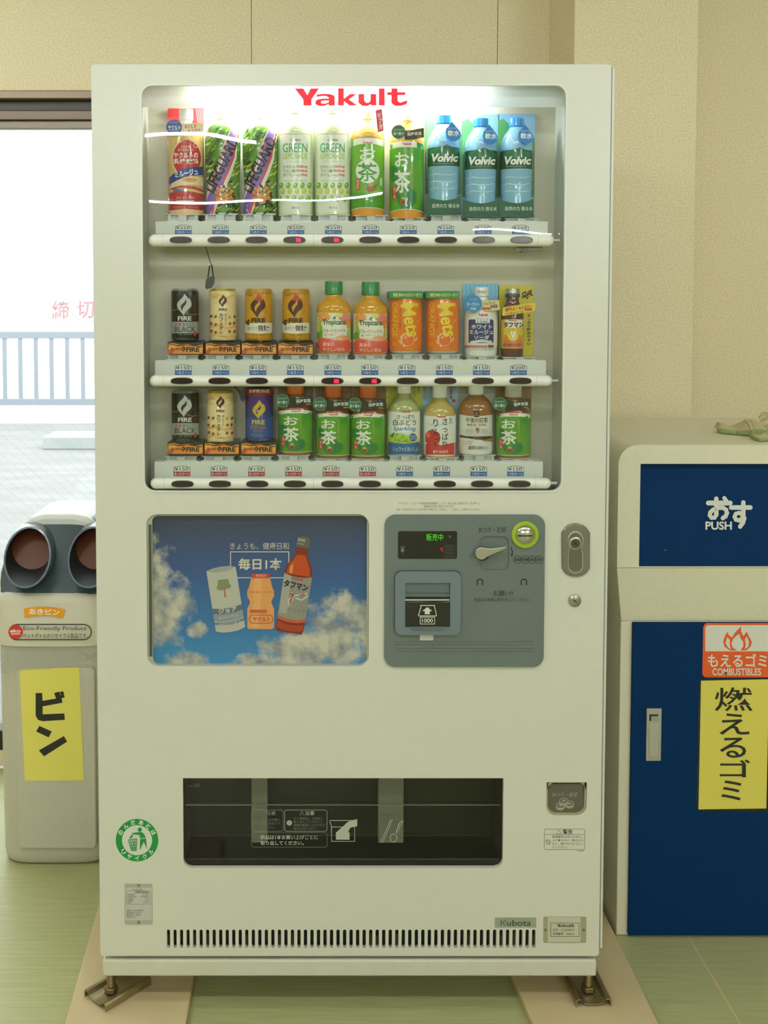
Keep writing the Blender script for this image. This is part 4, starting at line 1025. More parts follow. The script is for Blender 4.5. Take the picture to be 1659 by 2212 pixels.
# ---- top shelf 2, 3: camouflage energy drink
def energy(uc, i, lab):
    du = uc - 481.5
    D = Drink('energy_drink_bottle', lab, 'bottle', 0, i, uc, [(246, 13), (258, 13), (259, 11), (264, 12), (267, 19), (273, 27), (282, 33), (294, 37), (312, 38.5), (345, 38), (375, 36), (405, 34.5), (432, 35), (450, 36), (464, 35)], GRP)
    D.part('bottle_body', pet('#e9ece4'), 262); D.part('cap', pet('#f4f4f0'), 246, 262)
    D.part('label', pet('#5f9a35', 0.25), 270, 462, 0.0003)
    pr = D.pr(off=(du, 0), lift=0.0007)
    r = random.Random(11)
    for k in range(120):
        u, v = 446 + 72 * r.random(), 272 + 188 * r.random()
        L, w, a = 7 + 10 * r.random(), 2.6 + 2.6 * r.random(), math.radians(-50 + 25 * r.random())
        c = r.choice(('#d8d447', '#8fc04a', '#1c241a', '#e9ecd8', '#e4dc5a', '#22301d', '#b8cf4c'))
        pr.line([(u - L / 2 * math.cos(a), v - L / 2 * math.sin(a)), (u, v + 1.2), (u + L / 2 * math.cos(a), v + L / 2 * math.sin(a))], [0.6, w, 0.6], c)
    band = lambda o, w: [(450 + o, 462, w * .8), (457 + o, 440, w), (468 + o, 410, w * 1.05), (484 + o, 375, w * 1.1), (497 + o, 340, w), (500 + o, 315, w * .9), (508 + o, 292, w * .7), (516 + o, 272, w * .5)]
    for o, w, c in ((-2, 34, '#f1ece9'), (-3, 29, '#d8402f'), (-3, 25, '#f3eeea'), (-4, 21, '#8a63c4'), (9, 6, '#e0493a'), (-14, 3, '#f0e9ea'), (12, 3, '#f3eeea')):
        q = band(o, w); pr.line([(a, b) for a, b, _ in q], [t for _, _, t in q], c)
    pr.text('LIFEGUARD', 479 - 64, 357 - 13, 479 + 64, 357 + 13, '#141416', bold=0.04, rot=-64, shear=0.15)
    pr.text('ENERGY DRINK', 464 - 40, 318 - 5, 464 + 40, 318 + 5, '#1d2418', bold=0.02, rot=-60)
    pr.text('ROYAL JELLY', 489 - 22, 322 - 3, 489 + 22, 322 + 3, '#b9442f', bold=0.02, rot=-58)
    for k in range(46):
        u, v = 468 + 42 * r.random(), 398 + 50 * r.random(); c = r.choice(('#d98522', '#e69a2c', '#1b211a', '#3e7a33', '#c8771c', '#26382a'))
        pr.ell(u, v, 2 + 3 * r.random(), 1.5 + 2.5 * r.random(), c, n=8, rot=60 * r.random())
    pr.poly([(466, 424), (500, 418), (505, 436), (470, 446)], '#d98b25').line([(466, 424), (485, 430), (505, 420)], 1.2, '#20251c').ell(476, 442, 5, 5, '#1b1f1b', n=12).ell(498, 437, 5, 5, '#1b1f1b', n=12)
    pr.build('label_print', D.e)
energy(481.5, 1, 'camouflage green energy drink bottle, second on top shelf beside red card')
energy(562.5, 2, 'camouflage green energy drink bottle, third on top shelf beside lemonade')

# ---- top shelf 4, 5: green lemonade
def lemonade(uc, i, lab):
    du = uc - 638
    D = Drink('lemonade_bottle', lab, 'bottle', 0, i, uc, [(236, 17), (247, 17), (248, 15), (256, 17), (264, 26), (274, 34), (284, 37), (290, 38), (400, 38), (465, 37)], GRP)
    D.part('bottle_body', pet('#e6f0c4'), 250); D.part('cap', pet('#f1f4e6'), 236, 250)
    o = D.card(600 + du, 236, 676 + du, 464, '#d9eaa6')
    pr = Pr(0.0925, off=(du, 0))
    for k in range(6): pr.ell(607 + 13 * k, 258 - 2 * (k % 2), 4.2, 6.5, '#b9d977', rot=20)
    pr.text('まるごと搾り', 612, 238, 664, 245, '#a9c88c').build('card_print', o)
    D.part('label', pet('#f2f5e8', 0.25), 292, 462, 0.0003)
    pr = D.pr(off=(du, 0), lift=0.0007)
    for u in (601.5, 673.5): pr.rect(u - 2.2, 290, u + 2.2, 464, '#a6cf4e', r=2)
    pr.line([(600, 292), (620, 289), (656, 289), (676, 292)], 1.2, '#e0a58a').text('C 1000', 627, 300, 650, 305.5, '#6d7a66', bold=0.01)
    pr.text('GREEN', 611, 309.5, 664, 329.5, '#25a556').text('LEMONADE', 612, 331.5, 664, 343.5, '#a9cb3c').text('グリーンレモネード', 618, 347, 657, 351, '#9bb38a')
    for k, (a, b) in enumerate((('ビタミンC', '1000mg'), ('クエン酸', '3000mg'), ('ポリフェノール', '10mg'))):
        v = 357 + 8.8 * k; pr.text(a, 612, v, 612 + (36 if k == 2 else 26), v + 7, '#5f6a58', bold=0.005).text(b, 640 if k < 2 else 650, v, 664, v + 7, '#e2694a', bold=0.015)
    pr.text('はちみつレモングリーン果汁入り', 615, 388.5, 662, 392, '#7db04e')
    for v, c, n_ in ((401, '#79bc35', 5), (413, '#d3d941', 5), (429, '#82c03c', 5)):
        for k in range(n_): pr.ell(607 + 15.4 * k + (4 if c == '#d3d941' else 0) - (3 if v > 420 else 0), v, 4.8, 6.6, c, n=14, rot=18).ell(606 + 15.4 * k + (4 if c == '#d3d941' else 0) - (3 if v > 420 else 0), v - 2, 1.6, 2.4, '#dcecb0', n=8, rot=18)
    pr.ring(640, 431, 13, 1.2, '#f2f7ea').text('果汁1%', 630, 446.5, 647, 451.5, '#5d6b50')
    pr.build('label_print', D.e)
lemonade(638, 3, 'pale green lemonade bottle over a lit red button, fourth on top shelf')
lemonade(718.5, 4, 'pale green lemonade bottle beside green tea, fifth on top shelf')

# ---- top shelf 6: green tea, white disc
D = Drink('green_tea_bottle', 'green tea bottle with white disc on its label, sixth on top shelf', 'bottle', 0, 5, 794, [(244, 15), (259, 15), (260, 13), (266, 14), (272, 22), (282, 30), (292, 35.5), (300, 36.5), (380, 36), (450, 36), (466, 35)], GRP)
D.part('bottle_body', pet('#e8b25e'), 262); D.part('cap', pet('#f5ddb8'), 244, 262)
D.part('label', pet('#6fb52b', 0.25), 303, 452, 0.0003)
pr = D.pr(lift=0.0007)
pr.poly([(757, 318), (757, 303), (775, 299), (794, 298), (813, 299), (831, 303), (831, 318), (813, 312), (794, 310), (775, 312)], '#f3f2ea').text('Yakult', 783, 306, 806, 310, '#d2373c', bold=0.04)
pr.ell(794, 370, 25.5, 26, '#f4f6ee').text('お', 777, 318, 811, 346, '#f4f6ee', bold=0.02).text('茶', 772, 352, 815, 392, '#3f9a2d', bold=0.015)
pr.poly([(757, 420), (780, 416), (810, 418), (831, 412), (831, 452), (757, 452)], '#4e9c26').ell(800, 407, 11, 8, '#9a6a2c').ell(800, 400, 6, 3.2, '#c49a4c').line([(809, 403), (815, 399)], 2, '#8a5c28').ell(792, 398, 5, 2.4, '#3c8a2b', rot=30)
pr.poly([(768, 388), (776, 385), (778, 409), (770, 412)], '#c4383a').vtext('国産茶', 773, 388, 409, 6, '#f3d9d0').rect(821, 385, 825, 402, '#e9ecd8', r=2)
pr.poly([(758, 455), (775, 451), (794, 450), (813, 451), (830, 455), (830, 467), (758, 467)], '#e69a33').line([(757, 454), (775, 449.5), (794, 448.5), (813, 449.5), (831, 454)], 1.6, '#f0efe0')
pr.build('label_print', D.e)
o = D.flag('hanging_tag', [(811, 238), (825, 235), (829, 282), (816, 286)], '#d9344a'); pr = Pr(0.0272); pr.vtext('新発売', 820, 244, 280, 9, '#f8e4e2', bold=0.02, lean=1.5); pr.build('x', o)

# ---- green tea with leaf (top shelf 7 and small ones below)
def tea(i, row, uc, dv, cap, lab, big=False):
    if big:
        pf = [(250, 15), (262, 15), (263, 13), (272, 14), (282, 24), (296, 33), (306, 36.5), (316, 37), (460, 37), (471, 36)]
    else:
        pf = [(817 + dv, 18.5), (857 + dv, 18.5), (858 + dv, 16), (866 + dv, 18), (874 + dv, 26), (884 + dv, 33), (894 + dv, 37), (904 + dv, 37.5), (978 + dv, 37), (987 + dv, 35.5)]
    D = Drink('green_tea_bottle', lab, 'bottle', row, i, uc, pf, GRP)
    tv = (lambda v: v) if not big else (lambda v: 312 + (v - 896) * 1.64)
    W = '#8a5a2c' if not big else '#f0d79a'
    if big: D.part('bottle_body', pet('#e3a63c'), 264); D.part('cap', pet('#f6e7cc'), 250, 264)
    else: D.part('bottle_body', pet('#9a5b2c'), 858 + dv); D.part('cap', pet(cap), 817 + dv, 858 + dv)
    du = uc - 719.5
    if big: o = D.card(840, 243, 916, 471, '#efcf86')
    else: o = D.card(681.5 + du, 818 + dv, 757.5 + du, 986 + dv, '#a5743c')
    pr = Pr(0.0925, off=(0, 0) if big else (du, dv))
    for k in range(13):
        if big: pr.line([(842 + 6 * k, 244), (843 + 5.8 * k, 262), (846 + 5.4 * k, 285)], 0.9, '#e0b765')
        else: pr.line([(683 + 6 * k, 820), (684 + 5.6 * k, 850), (688 + 5 * k, 880)], 0.9, '#6f4a22')
    pr.build('card_print', o)
    A, B = (878.5 - 719.5, 0) if big else (du, dv)
    lv0, lv1 = (314, 458) if big else (896 + dv, 980 + dv)
    D.part('label', pet('#5aa42a', 0.25), lv0, lv1, 0.0003)
    pr = D.pr(off=(A, 0 if big else dv), lift=0.0007)
    f = lambda pts: [(a, tv(b)) for a, b in pts]
    pr.poly(f([(681, 903), (681, 895), (700, 892.5), (719, 892), (738, 892.5), (758, 895), (758, 903), (738, 900), (719, 899.5), (700, 900)]), '#f2f0e8').text('Yakult', 709, tv(893.4), 730, tv(897), '#d2373c', bold=0.05)
    if big: pr.poly(f([(741, 893), (758, 896), (758, 900), (742, 901)]), '#1f7a3a')
    DG = '#1c7a38'
    pr.poly(f([(681, 927), (690, 924), (704, 930), (708, 945), (700, 951), (690, 946), (681, 938)]), DG).poly(f([(735, 905), (752, 897), (750, 912), (738, 924), (728, 918)]), '#3f9a2e')
    pr.ell(719, tv(966), 22, 15 if not big else 24, DG).poly(f([(700, 958), (712, 952), (718, 962), (708, 968)]), '#3f9a2e')
    pr.text('お', 694, tv(906.5), 725, tv(925.5), '#f3f4ea', bold=0.02).text('茶', 692.5, tv(930), 727, tv(960), '#f3f4ea', bold=0.02)
    pr.poly(f([(687, 952), (697, 950), (698, 968), (689, 970)]), '#c4383a').vtext('香り豊', 692.7, tv(952), tv(968), 6, '#f1d8cf')
    pr.ell(712, tv(971.5), 8, 6 if not big else 9.5, '#8d6a30', n=16).ell(712, tv(967), 4.5, 2.2, '#d0b877', n=12).ell(712, tv(972), 3, 2.4, '#5c421c', n=10).line(f([(719, 969), (724, 966)]), 1.6, '#8d6a30')
    pr.rect(729, tv(908), 733, tv(956), '#9cba2e').vtext('まろやかで香り豊か', 731, tv(909), tv(956), 4, '#3d6b1c')
    if big: pr.poly([(681, 460), (700, 455), (719, 453.5), (738, 455), (758, 460), (758, 472), (681, 472)], '#e59a30').line([(681, 459), (700, 453.5), (719, 452), (738, 453.5), (758, 459)], 1.6, '#f0efe0')
    else: pr.line([(682, 981), (700, 983.5), (719, 984), (738, 983.5), (757, 981)], 1.6, '#d8d2b0')
    pr.build('label_print', D.e)
    if big: bu, bv, br, s0, s1, t0, t1 = 861, 285, 15.5, 874, 916, 278, 301
    else: bu, bv, br, s0, s1, t0, t1 = 691 + du, 872.5 + dv, 15, 703 + du, 757 + du, 862 + dv, 885 + dv
    o = D.flag('neck_band', [(s0, t0 + 4), (s0 + 18, t0 + 2), (s1, t0 - 2), (s1, t1 - 4), (s0 + 18, t1), (s0, t1)], '#1d1c1a', Y=0.0285)
    pr = Pr(0.0285); pr.text('国産茶葉', s1 - 36, t0 + 7, s1 - 5, t0 + 15, '#efece0', bold=0.015, rot=-3).text('厳選', s1 - 37, t0 + 2.5, s1 - 29, t0 + 6, '#d8cf9a').text('使用', s1 - 15, t0 + 16.5, s1 - 7, t0 + 19.5, '#d8cf9a')
    r = random.Random(4)
    for k in range(9): pr.ell(s0 + 12 + (s1 - s0 - 14) * r.random(), (t0 + 3) if r.random() < .5 else t1 - 4, 0.9, 0.9, '#d9b74c', n=6)
    pr.build('band_specks', o)
    o = D.flag('round_badge', cir(bu, bv, br), '#14603f', Y=0.0274); pr = Pr(0.0274); pr.ring(bu, bv, br - 1.2, 0.6, '#9cc2a4').text('まろやかで', bu - 10, bv - 7, bu + 10, bv - 2, '#dfe9dc').text('香り豊か', bu - 11, bv, bu + 11, bv + 7, '#e6efe2', bold=0.015); pr.build('badge_ring', o)
tea(6, 0, 878.5, 0, None, 'yellow-capped green tea bottle with round badge, seventh on top shelf', big=True)

# ---- top shelf 8-10: mineral water relief cards
def water(i, uc, dv, lab):
    du = uc - 957.5
    D = Drink('water_bottle', lab, 'bottle', 0, i, uc, [(251 + dv, 16), (268 + dv, 16), (269 + dv, 14), (274 + dv, 17), (284 + dv, 25), (296 + dv, 31), (306 + dv, 34), (320 + dv, 35), (360 + dv, 35), (368 + dv, 33.5), (385 + dv, 33.5), (388 + dv, 32.5), (398 + dv, 33.5), (410 + dv, 32.5), (422 + dv, 32.5), (466 + dv, 32)], GRP, ya=0.064)
    D.part('bottle_body', pet('#8fc4e4'), 270 + dv); D.part('cap', pet('#2f8fd6'), 251 + dv, 270 + dv)
    o = D.card(919.3 + du, 240 + dv, 995.7 + du, 466 + dv, '#8ec0e6', Y=0.0955)
    pr = Pr(0.0955, off=(du, dv)); pr.poly([(918, 255), (930, 250), (942, 262), (938, 300), (926, 330), (930, 420), (918, 420)], '#4f9a55').poly([(985, 300), (997, 290), (997, 420), (985, 420)], '#3f8a63').poly([(918, 330), (930, 320), (930, 420), (918, 420)], '#2d6f58'); pr.build('card_print', o)
    D.part('label', pet('#14523c', 0.25), 322 + dv, 362 + dv, 0.0003)
    pr = D.pr(off=(du, dv), lift=0.0007)
    pr.poly([(922, 326), (932, 324), (944, 318), (956, 316), (966, 312), (978, 318), (993, 326), (993, 334), (922, 334)], '#1a6b46').poly([(951, 318), (964, 316), (976, 317), (970, 321), (958, 321)], '#0f4635')
    pr.text('Volvic', 932, 332, 990, 350, '#eef3ee', bold=0.045, shear=0.22).text('Eau Minerale Naturelle', 936, 352, 980, 355, '#a9c4b4')
    for v in (377, 392, 407): pr.line([(926, v + 3), (940, v - 1), (958, v + 1), (974, v + 1), (988, v - 2)], [0.5, 2.2, 1.2, 1.6, 0.5], '#d9eef8')
    pr.line([(934, 283), (928, 300), (926, 315)], [0.6, 3, 0.6], '#e8f4fa').line([(942, 280), (950, 300), (968, 305)], [0.5, 1.6, 0.5], '#d4ecf8').line([(936, 366), (936, 415)], 2, '#b9dcf0')
    pr.build('label_print', D.e)
    o = D.flag('drop_badge', [(976, 262 + dv), (984, 272 + dv), (994, 284 + dv), (996.5, 292 + dv), (993, 300 + dv), (984, 305 + dv), (974, 304 + dv), (965.5, 297 + dv), (962.5, 287 + dv), (964, 278 + dv), (970, 272 + dv)] if du == 0 else [(a + du, b + dv) for a, b in ((976, 262), (984, 272), (993, 284), (995.3, 292), (992, 300), (984, 305), (974, 304), (965.5, 297), (962.5, 287), (964, 278), (970, 272))], '#1c7fd2')
    pr = Pr(0.0272, off=(du, dv)); pr.text('飲みやすい', 968, 275, 990, 279, '#d6e9f8').text('軟水', 967, 281, 993, 294, '#f3f8fc', bold=0.025); pr.build('x', o)
    o = D.flag('front_strip', [(a + du, b + dv) for a, b in ((919.3, 423), (930, 428), (945, 431.5), (960, 433), (975, 431), (988, 427), (995.7, 422), (995.7, 464), (919.3, 463))], '#155a3f', Y=0.030)
    pr = Pr(0.030, off=(du, dv)); pr.text('自然の力 宿る水', 934, 440, 993, 449, '#dfeae2', bold=0.008)
    r = random.Random(5)
    for k in range(16): pr.line([(920 + 76 * r.random(), 436 + 24 * r.random())] * 1 + [(920 + 76 * r.random(), 460)], 0.5, '#1d6b4a') if False else pr.ell(920 + 75 * r.random(), 452 + 9 * r.random(), 3, 1.4, '#0e4531', n=8)
    pr.build('strip_specks', o)
water(7, 957.5, 0, 'mineral water bottle standing higher than its two twins, eighth on top shelf')
water(8, 1038, 6.5, 'mineral water bottle between two like it, ninth on top shelf')
water(9, 1115, 6, 'mineral water bottle last on top shelf beside the cabinet side')

# ---- coffee cans and their stands
FL_OUT = [(0.50, 0.0), (0.62, 0.08), (0.72, 0.17), (0.80, 0.27), (0.84, 0.18), (0.93, 0.30), (0.99, 0.42), (1.0, 0.52), (0.93, 0.62), (0.80, 0.70), (0.66, 0.78), (0.54, 0.88), (0.46, 1.0), (0.36, 0.90), (0.20, 0.78), (0.06, 0.66), (0.0, 0.52), (0.06, 0.40), (0.20, 0.29), (0.36, 0.19), (0.46, 0.10)]
FL_IN = [(0.60, 0.24), (0.66, 0.36), (0.64, 0.46), (0.54, 0.54), (0.42, 0.64), (0.38, 0.74), (0.40, 0.80), (0.30, 0.70), (0.26, 0.60), (0.32, 0.50), (0.46, 0.42), (0.56, 0.34)]
def flame(pr, u0, v0, u1, v1, c, cin, top=None):
    pr.poly([(u0 + a * (u1 - u0), v0 + b * (v1 - v0)) for a, b in FL_OUT], c)
    if top: pr.poly([(u0 + a * (u1 - u0), v0 + b * (v1 - v0)) for a, b in FL_OUT if b < 0.32], top)
    pr.poly([(u0 + a * (u1 - u0), v0 + b * (v1 - v0)) for a, b in FL_IN], cin)
def canprof(v0, v1, h): return [(v0, h * 0.90), (v0 + 2, h * 0.93), (v0 + 6, h), (v1 - 6, h), (v1 - 2, h * 0.94), (v1, h * 0.88)]
ST_H = {}
def stand(row, i, uc, lab):
    v0, v1 = (735, 765) if row == 1 else (951, 982)
    Yf, Yb = 0.030, 0.092
    zb = tray_z[row, i]; zt = P(uc, v0, 0.06).z
    q = lambda u: P(u, (v0 + v1) / 2, Yf).x
    e = empty('can_stand', (q(uc), 0.06, zb), lab, 'display stand', 'flame printed stands under coffee cans')
    xa, xb = q(uc - 38), q(uc + 38); zf = P(uc, v0 + 4, Yf).z
    MB().add([(xa + 0.001, Yf, zb), (xb - 0.001, Yf, zb), (xb + 0.001, Yf, zf), (xa - 0.001, Yf, zf), (xa + 0.003, Yb, zb), (xb - 0.003, Yb, zb), (xb - 0.002, Yb, zt), (xa + 0.002, Yb, zt)],
             [(0, 1, 2, 3), (5, 4, 7, 6), (0, 4, 5, 1), (3, 2, 6, 7), (0, 3, 7, 4), (1, 5, 6, 2)], mat('#1d1a17', rough=0.35)).build('stand_box', e, bevel=0.0012)
    pr = Pr(Yf, off=(uc - 401, v0 - 735), rough=0.35)
    pr.poly([(364, 742), (375, 741), (390, 745), (405, 743), (420, 747), (438, 744), (438, 764.5), (364, 764.5)], '#e98a2a').poly([(364, 748), (380, 744.5), (396, 748), (380, 751), (364, 754)], '#f2b04a').poly([(400, 756), (420, 749), (438, 750), (438, 760), (415, 762)], '#f0a33c').poly([(364, 757), (378, 754), (372, 764.5), (364, 764.5)], '#d4521c')
    pr.line([(366, 743), (385, 747), (405, 745), (436, 749)], [0.8, 2.6, 1.2, 2.2], '#221a12')
    pr.text('直火珈琲', 369, 750.5, 389.5, 757, '#3a2415', bold=0.01); flame(pr, 391, 747.5, 401, 760, '#2a1a10', '#e98a2a'); pr.text('FIRE', 402, 750, 431, 760, '#2a1a10', bold=0.045)
    pr.build('stand_print', e)
    ST_H[row, i] = zt - zb
STLAB = {(1, 0): 'flame printed stand under the black coffee can, middle shelf', (1, 1): 'flame printed stand under the cream coffee can, middle shelf', (1, 2): 'flame printed stand third along the middle shelf, under a gold can', (1, 3): 'flame printed stand beside the juice bottles, under a gold can',
         (2, 0): 'flame printed stand under the black coffee can, bottom shelf', (2, 1): 'flame printed stand under the cream coffee can, bottom shelf', (2, 2): 'flame printed stand under the blue coffee can'}
for (row, i), uc in {(1, 0): 401, (1, 1): 481.5, (1, 2): 559.5, (1, 3): 638.5, (2, 0): 401, (2, 1): 479, (2, 2): 558.5}.items(): stand(row, i, uc, STLAB[row, i])
SILV = mat('#c9c9c0', rough=0.25, metal=0.85)
def coffee(row, i, uc, v0, v1, h, kind, lab):
    D = Drink('coffee_can', lab, 'can', row, i, uc, canprof(v0, v1, h), GRP, lift=ST_H[row, i])
    rim = SILV if kind in ('black', 'blue') else mat('#d8b432', rough=0.3, metal=0.6)
    base = {'black': '#1b1b1d', 'cream': '#f3dca4', 'gold': '#d59a1e', 'blue': '#26307c'}[kind]
    D.part('can_rim', rim, v0, v0 + 5); D.part('can_body', mat(base, rough=0.25, coat=0.4), v0 + 4.5, v1 - 3); D.part('can_foot', rim, v1 - 3.5, None)
    R = {'black': (400, 624), 'cream': (481.5, 624), 'gold': (559, 624), 'blue': (560, 838)}[kind]
    pr = D.pr(off=(uc - R[0], v0 - R[1]), lift=0.0005)
    if kind == 'black':
        pr.line([(371, 671), (385, 668), (400, 676), (415, 680), (430, 678)], 1.8, '#b4572e'); flame(pr, 382, 634, 414, 682, '#c8c9c6', '#1b1b1d')
        pr.text('FIRE', 384, 683, 414, 692.5, '#d6d6d2', bold=0.035).rect(369, 695, 431, 720, '#a8a9a6').text('新豆', 378, 697.5, 392, 704, '#c03a2c', bold=0.02).text('挽きたて', 394, 697.5, 420, 704, '#3a3a3a').text('BLACK', 377, 705.5, 423, 717, '#1c1c1e', bold=0.005)
        pr.text('無糖・香料無添加', 386, 721, 415, 724, '#8e8e8c').text('コーヒー', 402, 730, 424, 734, '#a8a8a6').text('香料無添加', 378, 730, 400, 734, '#8a8a88').poly([(417, 719), (425, 716), (424, 724), (420, 727)], '#c23a2e')
    elif kind == 'cream':
        for v, c in ((640, '#f5c97e'), (655, '#f7d697'), (707, '#f0b765'), (726, '#f2c27a')): pr.line([(452, v), (470, v - 5), (490, v + 3), (511, v - 4)], [2, 7, 4, 6], c)
        flame(pr, 472.5, 636, 490.5, 664, '#4a2418', '#f3dca4'); pr.text('FIRE', 473, 666, 490.5, 671.5, '#4a2a1a', bold=0.03)
        pr.vtext('カフェオレ', 478, 676, 722, 10, '#4a2a1a', bold=0.02).vtext('陽だまりの', 487.5, 677, 702, 5, '#6a4426')
        for a, b in ((456, 683), (466, 684), (507, 684), (456, 699), (466, 701), (497, 699), (506, 698), (457, 715), (466, 718), (496, 716), (507, 716), (496, 685)): pr.ell(a, b, 2.6, 3.4, '#9a4a2a' if a != 496 or b != 685 else '#e0a23a', n=12, rot=25)
        pr.text('乳と砂糖の香り', 470, 725, 492, 728, '#a8482e').text('コーヒー', 487, 732, 505, 736, '#8a4a2c').text('乳飲料', 462, 733, 482, 736, '#8a4a2c').text('Kirin', 459, 640, 471, 644, '#c8722e')
    elif kind == 'gold':
        r = random.Random(2)
        for k in range(16): a, b = 534 + 50 * r.random(), 634 + 95 * r.random(); pr.line([(a, b), (a + 4, b + 6), (a + 1, b + 12)], [0.5, 2.4, 0.5], r.choice(('#e0ae34', '#b87d14', '#e6b848')))
        pr.rect(529, 625, 589, 634, '#c98a18'); flame(pr, 541, 634, 573.5, 686, '#4a1d18', '#d59a1e', top='#c22a2a'); pr.text('FIRE', 543, 687, 573.5, 697.5, '#2f1a12', bold=0.035)
        pr.poly([(529, 700), (545, 698), (589, 697), (589, 719), (560, 721), (529, 719)], '#efe7d4').text('挽きたて', 534, 705, 556, 713.5, '#4a3a30').text('微糖', 557, 702, 582, 715.5, '#2a2622', bold=0.015)
        for a, b in ((533, 696), (537, 693), (536, 700)): pr.ell(a, b, 2.6, 3.4, '#4a2a1a', n=12, rot=20)
        pr.text('香り・コク無添加', 545, 722, 573, 725, '#6a4a18').text('コーヒー', 560, 731, 580, 735.5, '#5a3c14').text('香料無添加', 535, 731, 558, 735.5, '#6a4a18').text('Kirin', 535, 636, 547, 639.5, '#5a3010')
    else:
        pr.poly([(529, 856), (591, 856), (591, 885), (560, 876), (529, 884)], '#4a2c78').poly([(529, 905), (545, 900), (575, 905), (591, 898), (591, 945), (529, 945)], '#1f4aa0')
        flame(pr, 545, 864, 573.5, 905, '#d7b53a', '#2a3380'); pr.text('FIRE', 544, 907, 572, 917, '#d9b944', bold=0.035).text('SPECIAL', 540, 919, 575, 926, '#a8834a', bold=0.02).text('ROAST', 546, 928, 570, 933.5, '#8f7444', bold=0.02)
        pr.text('深煎り直火仕上げ', 543, 937.5, 572, 940.5, '#9fb0d8').text('コク・苦味', 549, 942, 567, 944.5, '#9fb0d8').text('コーヒー', 561, 948, 578, 951.5, '#b4c2e0')
    o = pr.build('can_print', D.e)
    if kind == 'blue':
        b = MB().lathe((D.xc, D.ya), [(D.z(838), (h + .8) * mm(YAX)), (D.z(853.5), (h + .8) * mm(YAX))], mat('#8f2432', rough=0.4), 36, ky=D.ky).build('paper_band', D.e)
        s2 = Surf(D.xc, D.ya, [(9, (h + .8) * mm(YAX)), (0, (h + .8) * mm(YAX))], D.ky); p2 = Pr(s2, step=5, lift=0.0003); p2.text('お手頃170g缶', 538, 841, 582, 850, '#f0dcd8', bold=0.02); p2.build('x', b)
coffee(1, 0, 400, 624, 736, 30, 'black', 'black coffee can with silver flame, first on middle shelf')
coffee(1, 1, 481.5, 624, 738, 29.5, 'cream', 'cream coffee can with brown beans, second on middle shelf')
coffee(1, 2, 559, 624, 738, 29.5, 'gold', 'gold coffee can with red flame beside the cream can')
coffee(1, 3, 639.5, 624, 738, 29.5, 'gold', 'gold coffee can with red flame beside the juice bottles')
coffee(2, 0, 400.5, 843, 953, 30, 'black', 'black coffee can with silver flame, first on bottom shelf')
coffee(2, 1, 476, 843, 957, 29.5, 'cream', 'cream coffee can with brown beans, second on bottom shelf')
coffee(2, 2, 560, 838, 955, 30, 'blue', 'dark blue coffee can with gold flame and red paper band')

# ---- fruit juice
def juice(i, uc, dv, lab):
    du = uc - 800
    D = Drink('juice_bottle', lab, 'bottle', 1, i, uc, [(609 + dv, 18.5), (611 + dv, 19.5), (637 + dv, 19.5), (638 + dv, 16), (643 + dv, 17), (648 + dv, 23), (654 + dv, 30), (662 + dv, 35.5), (672 + dv, 37.5), (676 + dv, 36.8), (734 + dv, 36.8), (736 + dv, 38), (758 + dv, 37.5), (765 + dv, 35)], GRP)
    D.part('bottle_body', pet('#e2a22c'), 638 + dv); D.part('cap', pet('#1f8a45', 0.3), 609 + dv, 638.5 + dv)
    D.part('label', pet('#f2ecd0', 0.25), 677 + dv, 762 + dv, 0.0003)
    pr = D.pr(off=(du, dv), lift=0.0007)
    pr.poly([(762, 677), (776, 680), (772, 700), (778, 720), (770, 735), (762, 735)], '#8fc03a').poly([(762, 690), (768, 686), (770, 715), (762, 722)], '#c8d63c').poly([(822, 677), (838, 677), (838, 735), (826, 735), (830, 712), (824, 700)], '#a6cc4a')
    pr.ell(779, 687, 12, 10.5, '#ee8a2e').ell(779, 687, 7, 6, '#f4a94e').ell(823, 686, 13, 9, '#ec8f93').ell(832, 700, 8, 9, '#f08a3a').ell(812, 682, 8, 5, '#dfe27a')
    for k in range(10): t = 2 * math.pi * k / 10; pr.line([(779 + 7 * math.cos(t), 687 + 6 * math.sin(t)), (779 + 13 * math.cos(t), 687 + 11 * math.sin(t))], [1, 2], '#f6ecd2')
    pr.poly([(776, 700), (790, 692), (815, 694), (828, 704), (828, 726), (815, 731), (788, 731), (777, 722)], '#f6f2e2').ell(820, 731, 15, 5, '#f3a07a').ell(815, 733, 9, 4, '#f0b070').poly([(764, 720), (772, 716), (776, 730), (764, 733)], '#5aa832')
    pr.text('Tropicana', 776, 691, 826, 706.5, '#1d6b3a', bold=0.03).poly([(797, 691), (800, 686), (805, 685), (803, 690)], '#1d7a3a').text('フルーツミックス', 777, 712, 825, 720, '#6a4a2c', bold=0.01).text('裏ごし桃ピューレ入り', 780, 722, 821, 726, '#8a6a4a')
    pr.poly([(761, 735), (775, 731), (795, 734), (815, 738), (839, 734), (839, 761), (820, 763), (780, 763), (761, 761)], '#e65a4c').text('果実の', 776, 741, 801, 749.5, '#f6ddc8', bold=0.008).text('やさしい甘み', 776, 752, 824, 760.5, '#f6ddc8', bold=0.008)
    pr.build('label_print', D.e)
juice(4, 721, -1.5, 'green-capped orange juice bottle beside the gold can, over a lit button')
juice(5, 800, 0, 'green-capped orange juice bottle beside the orange soda can')

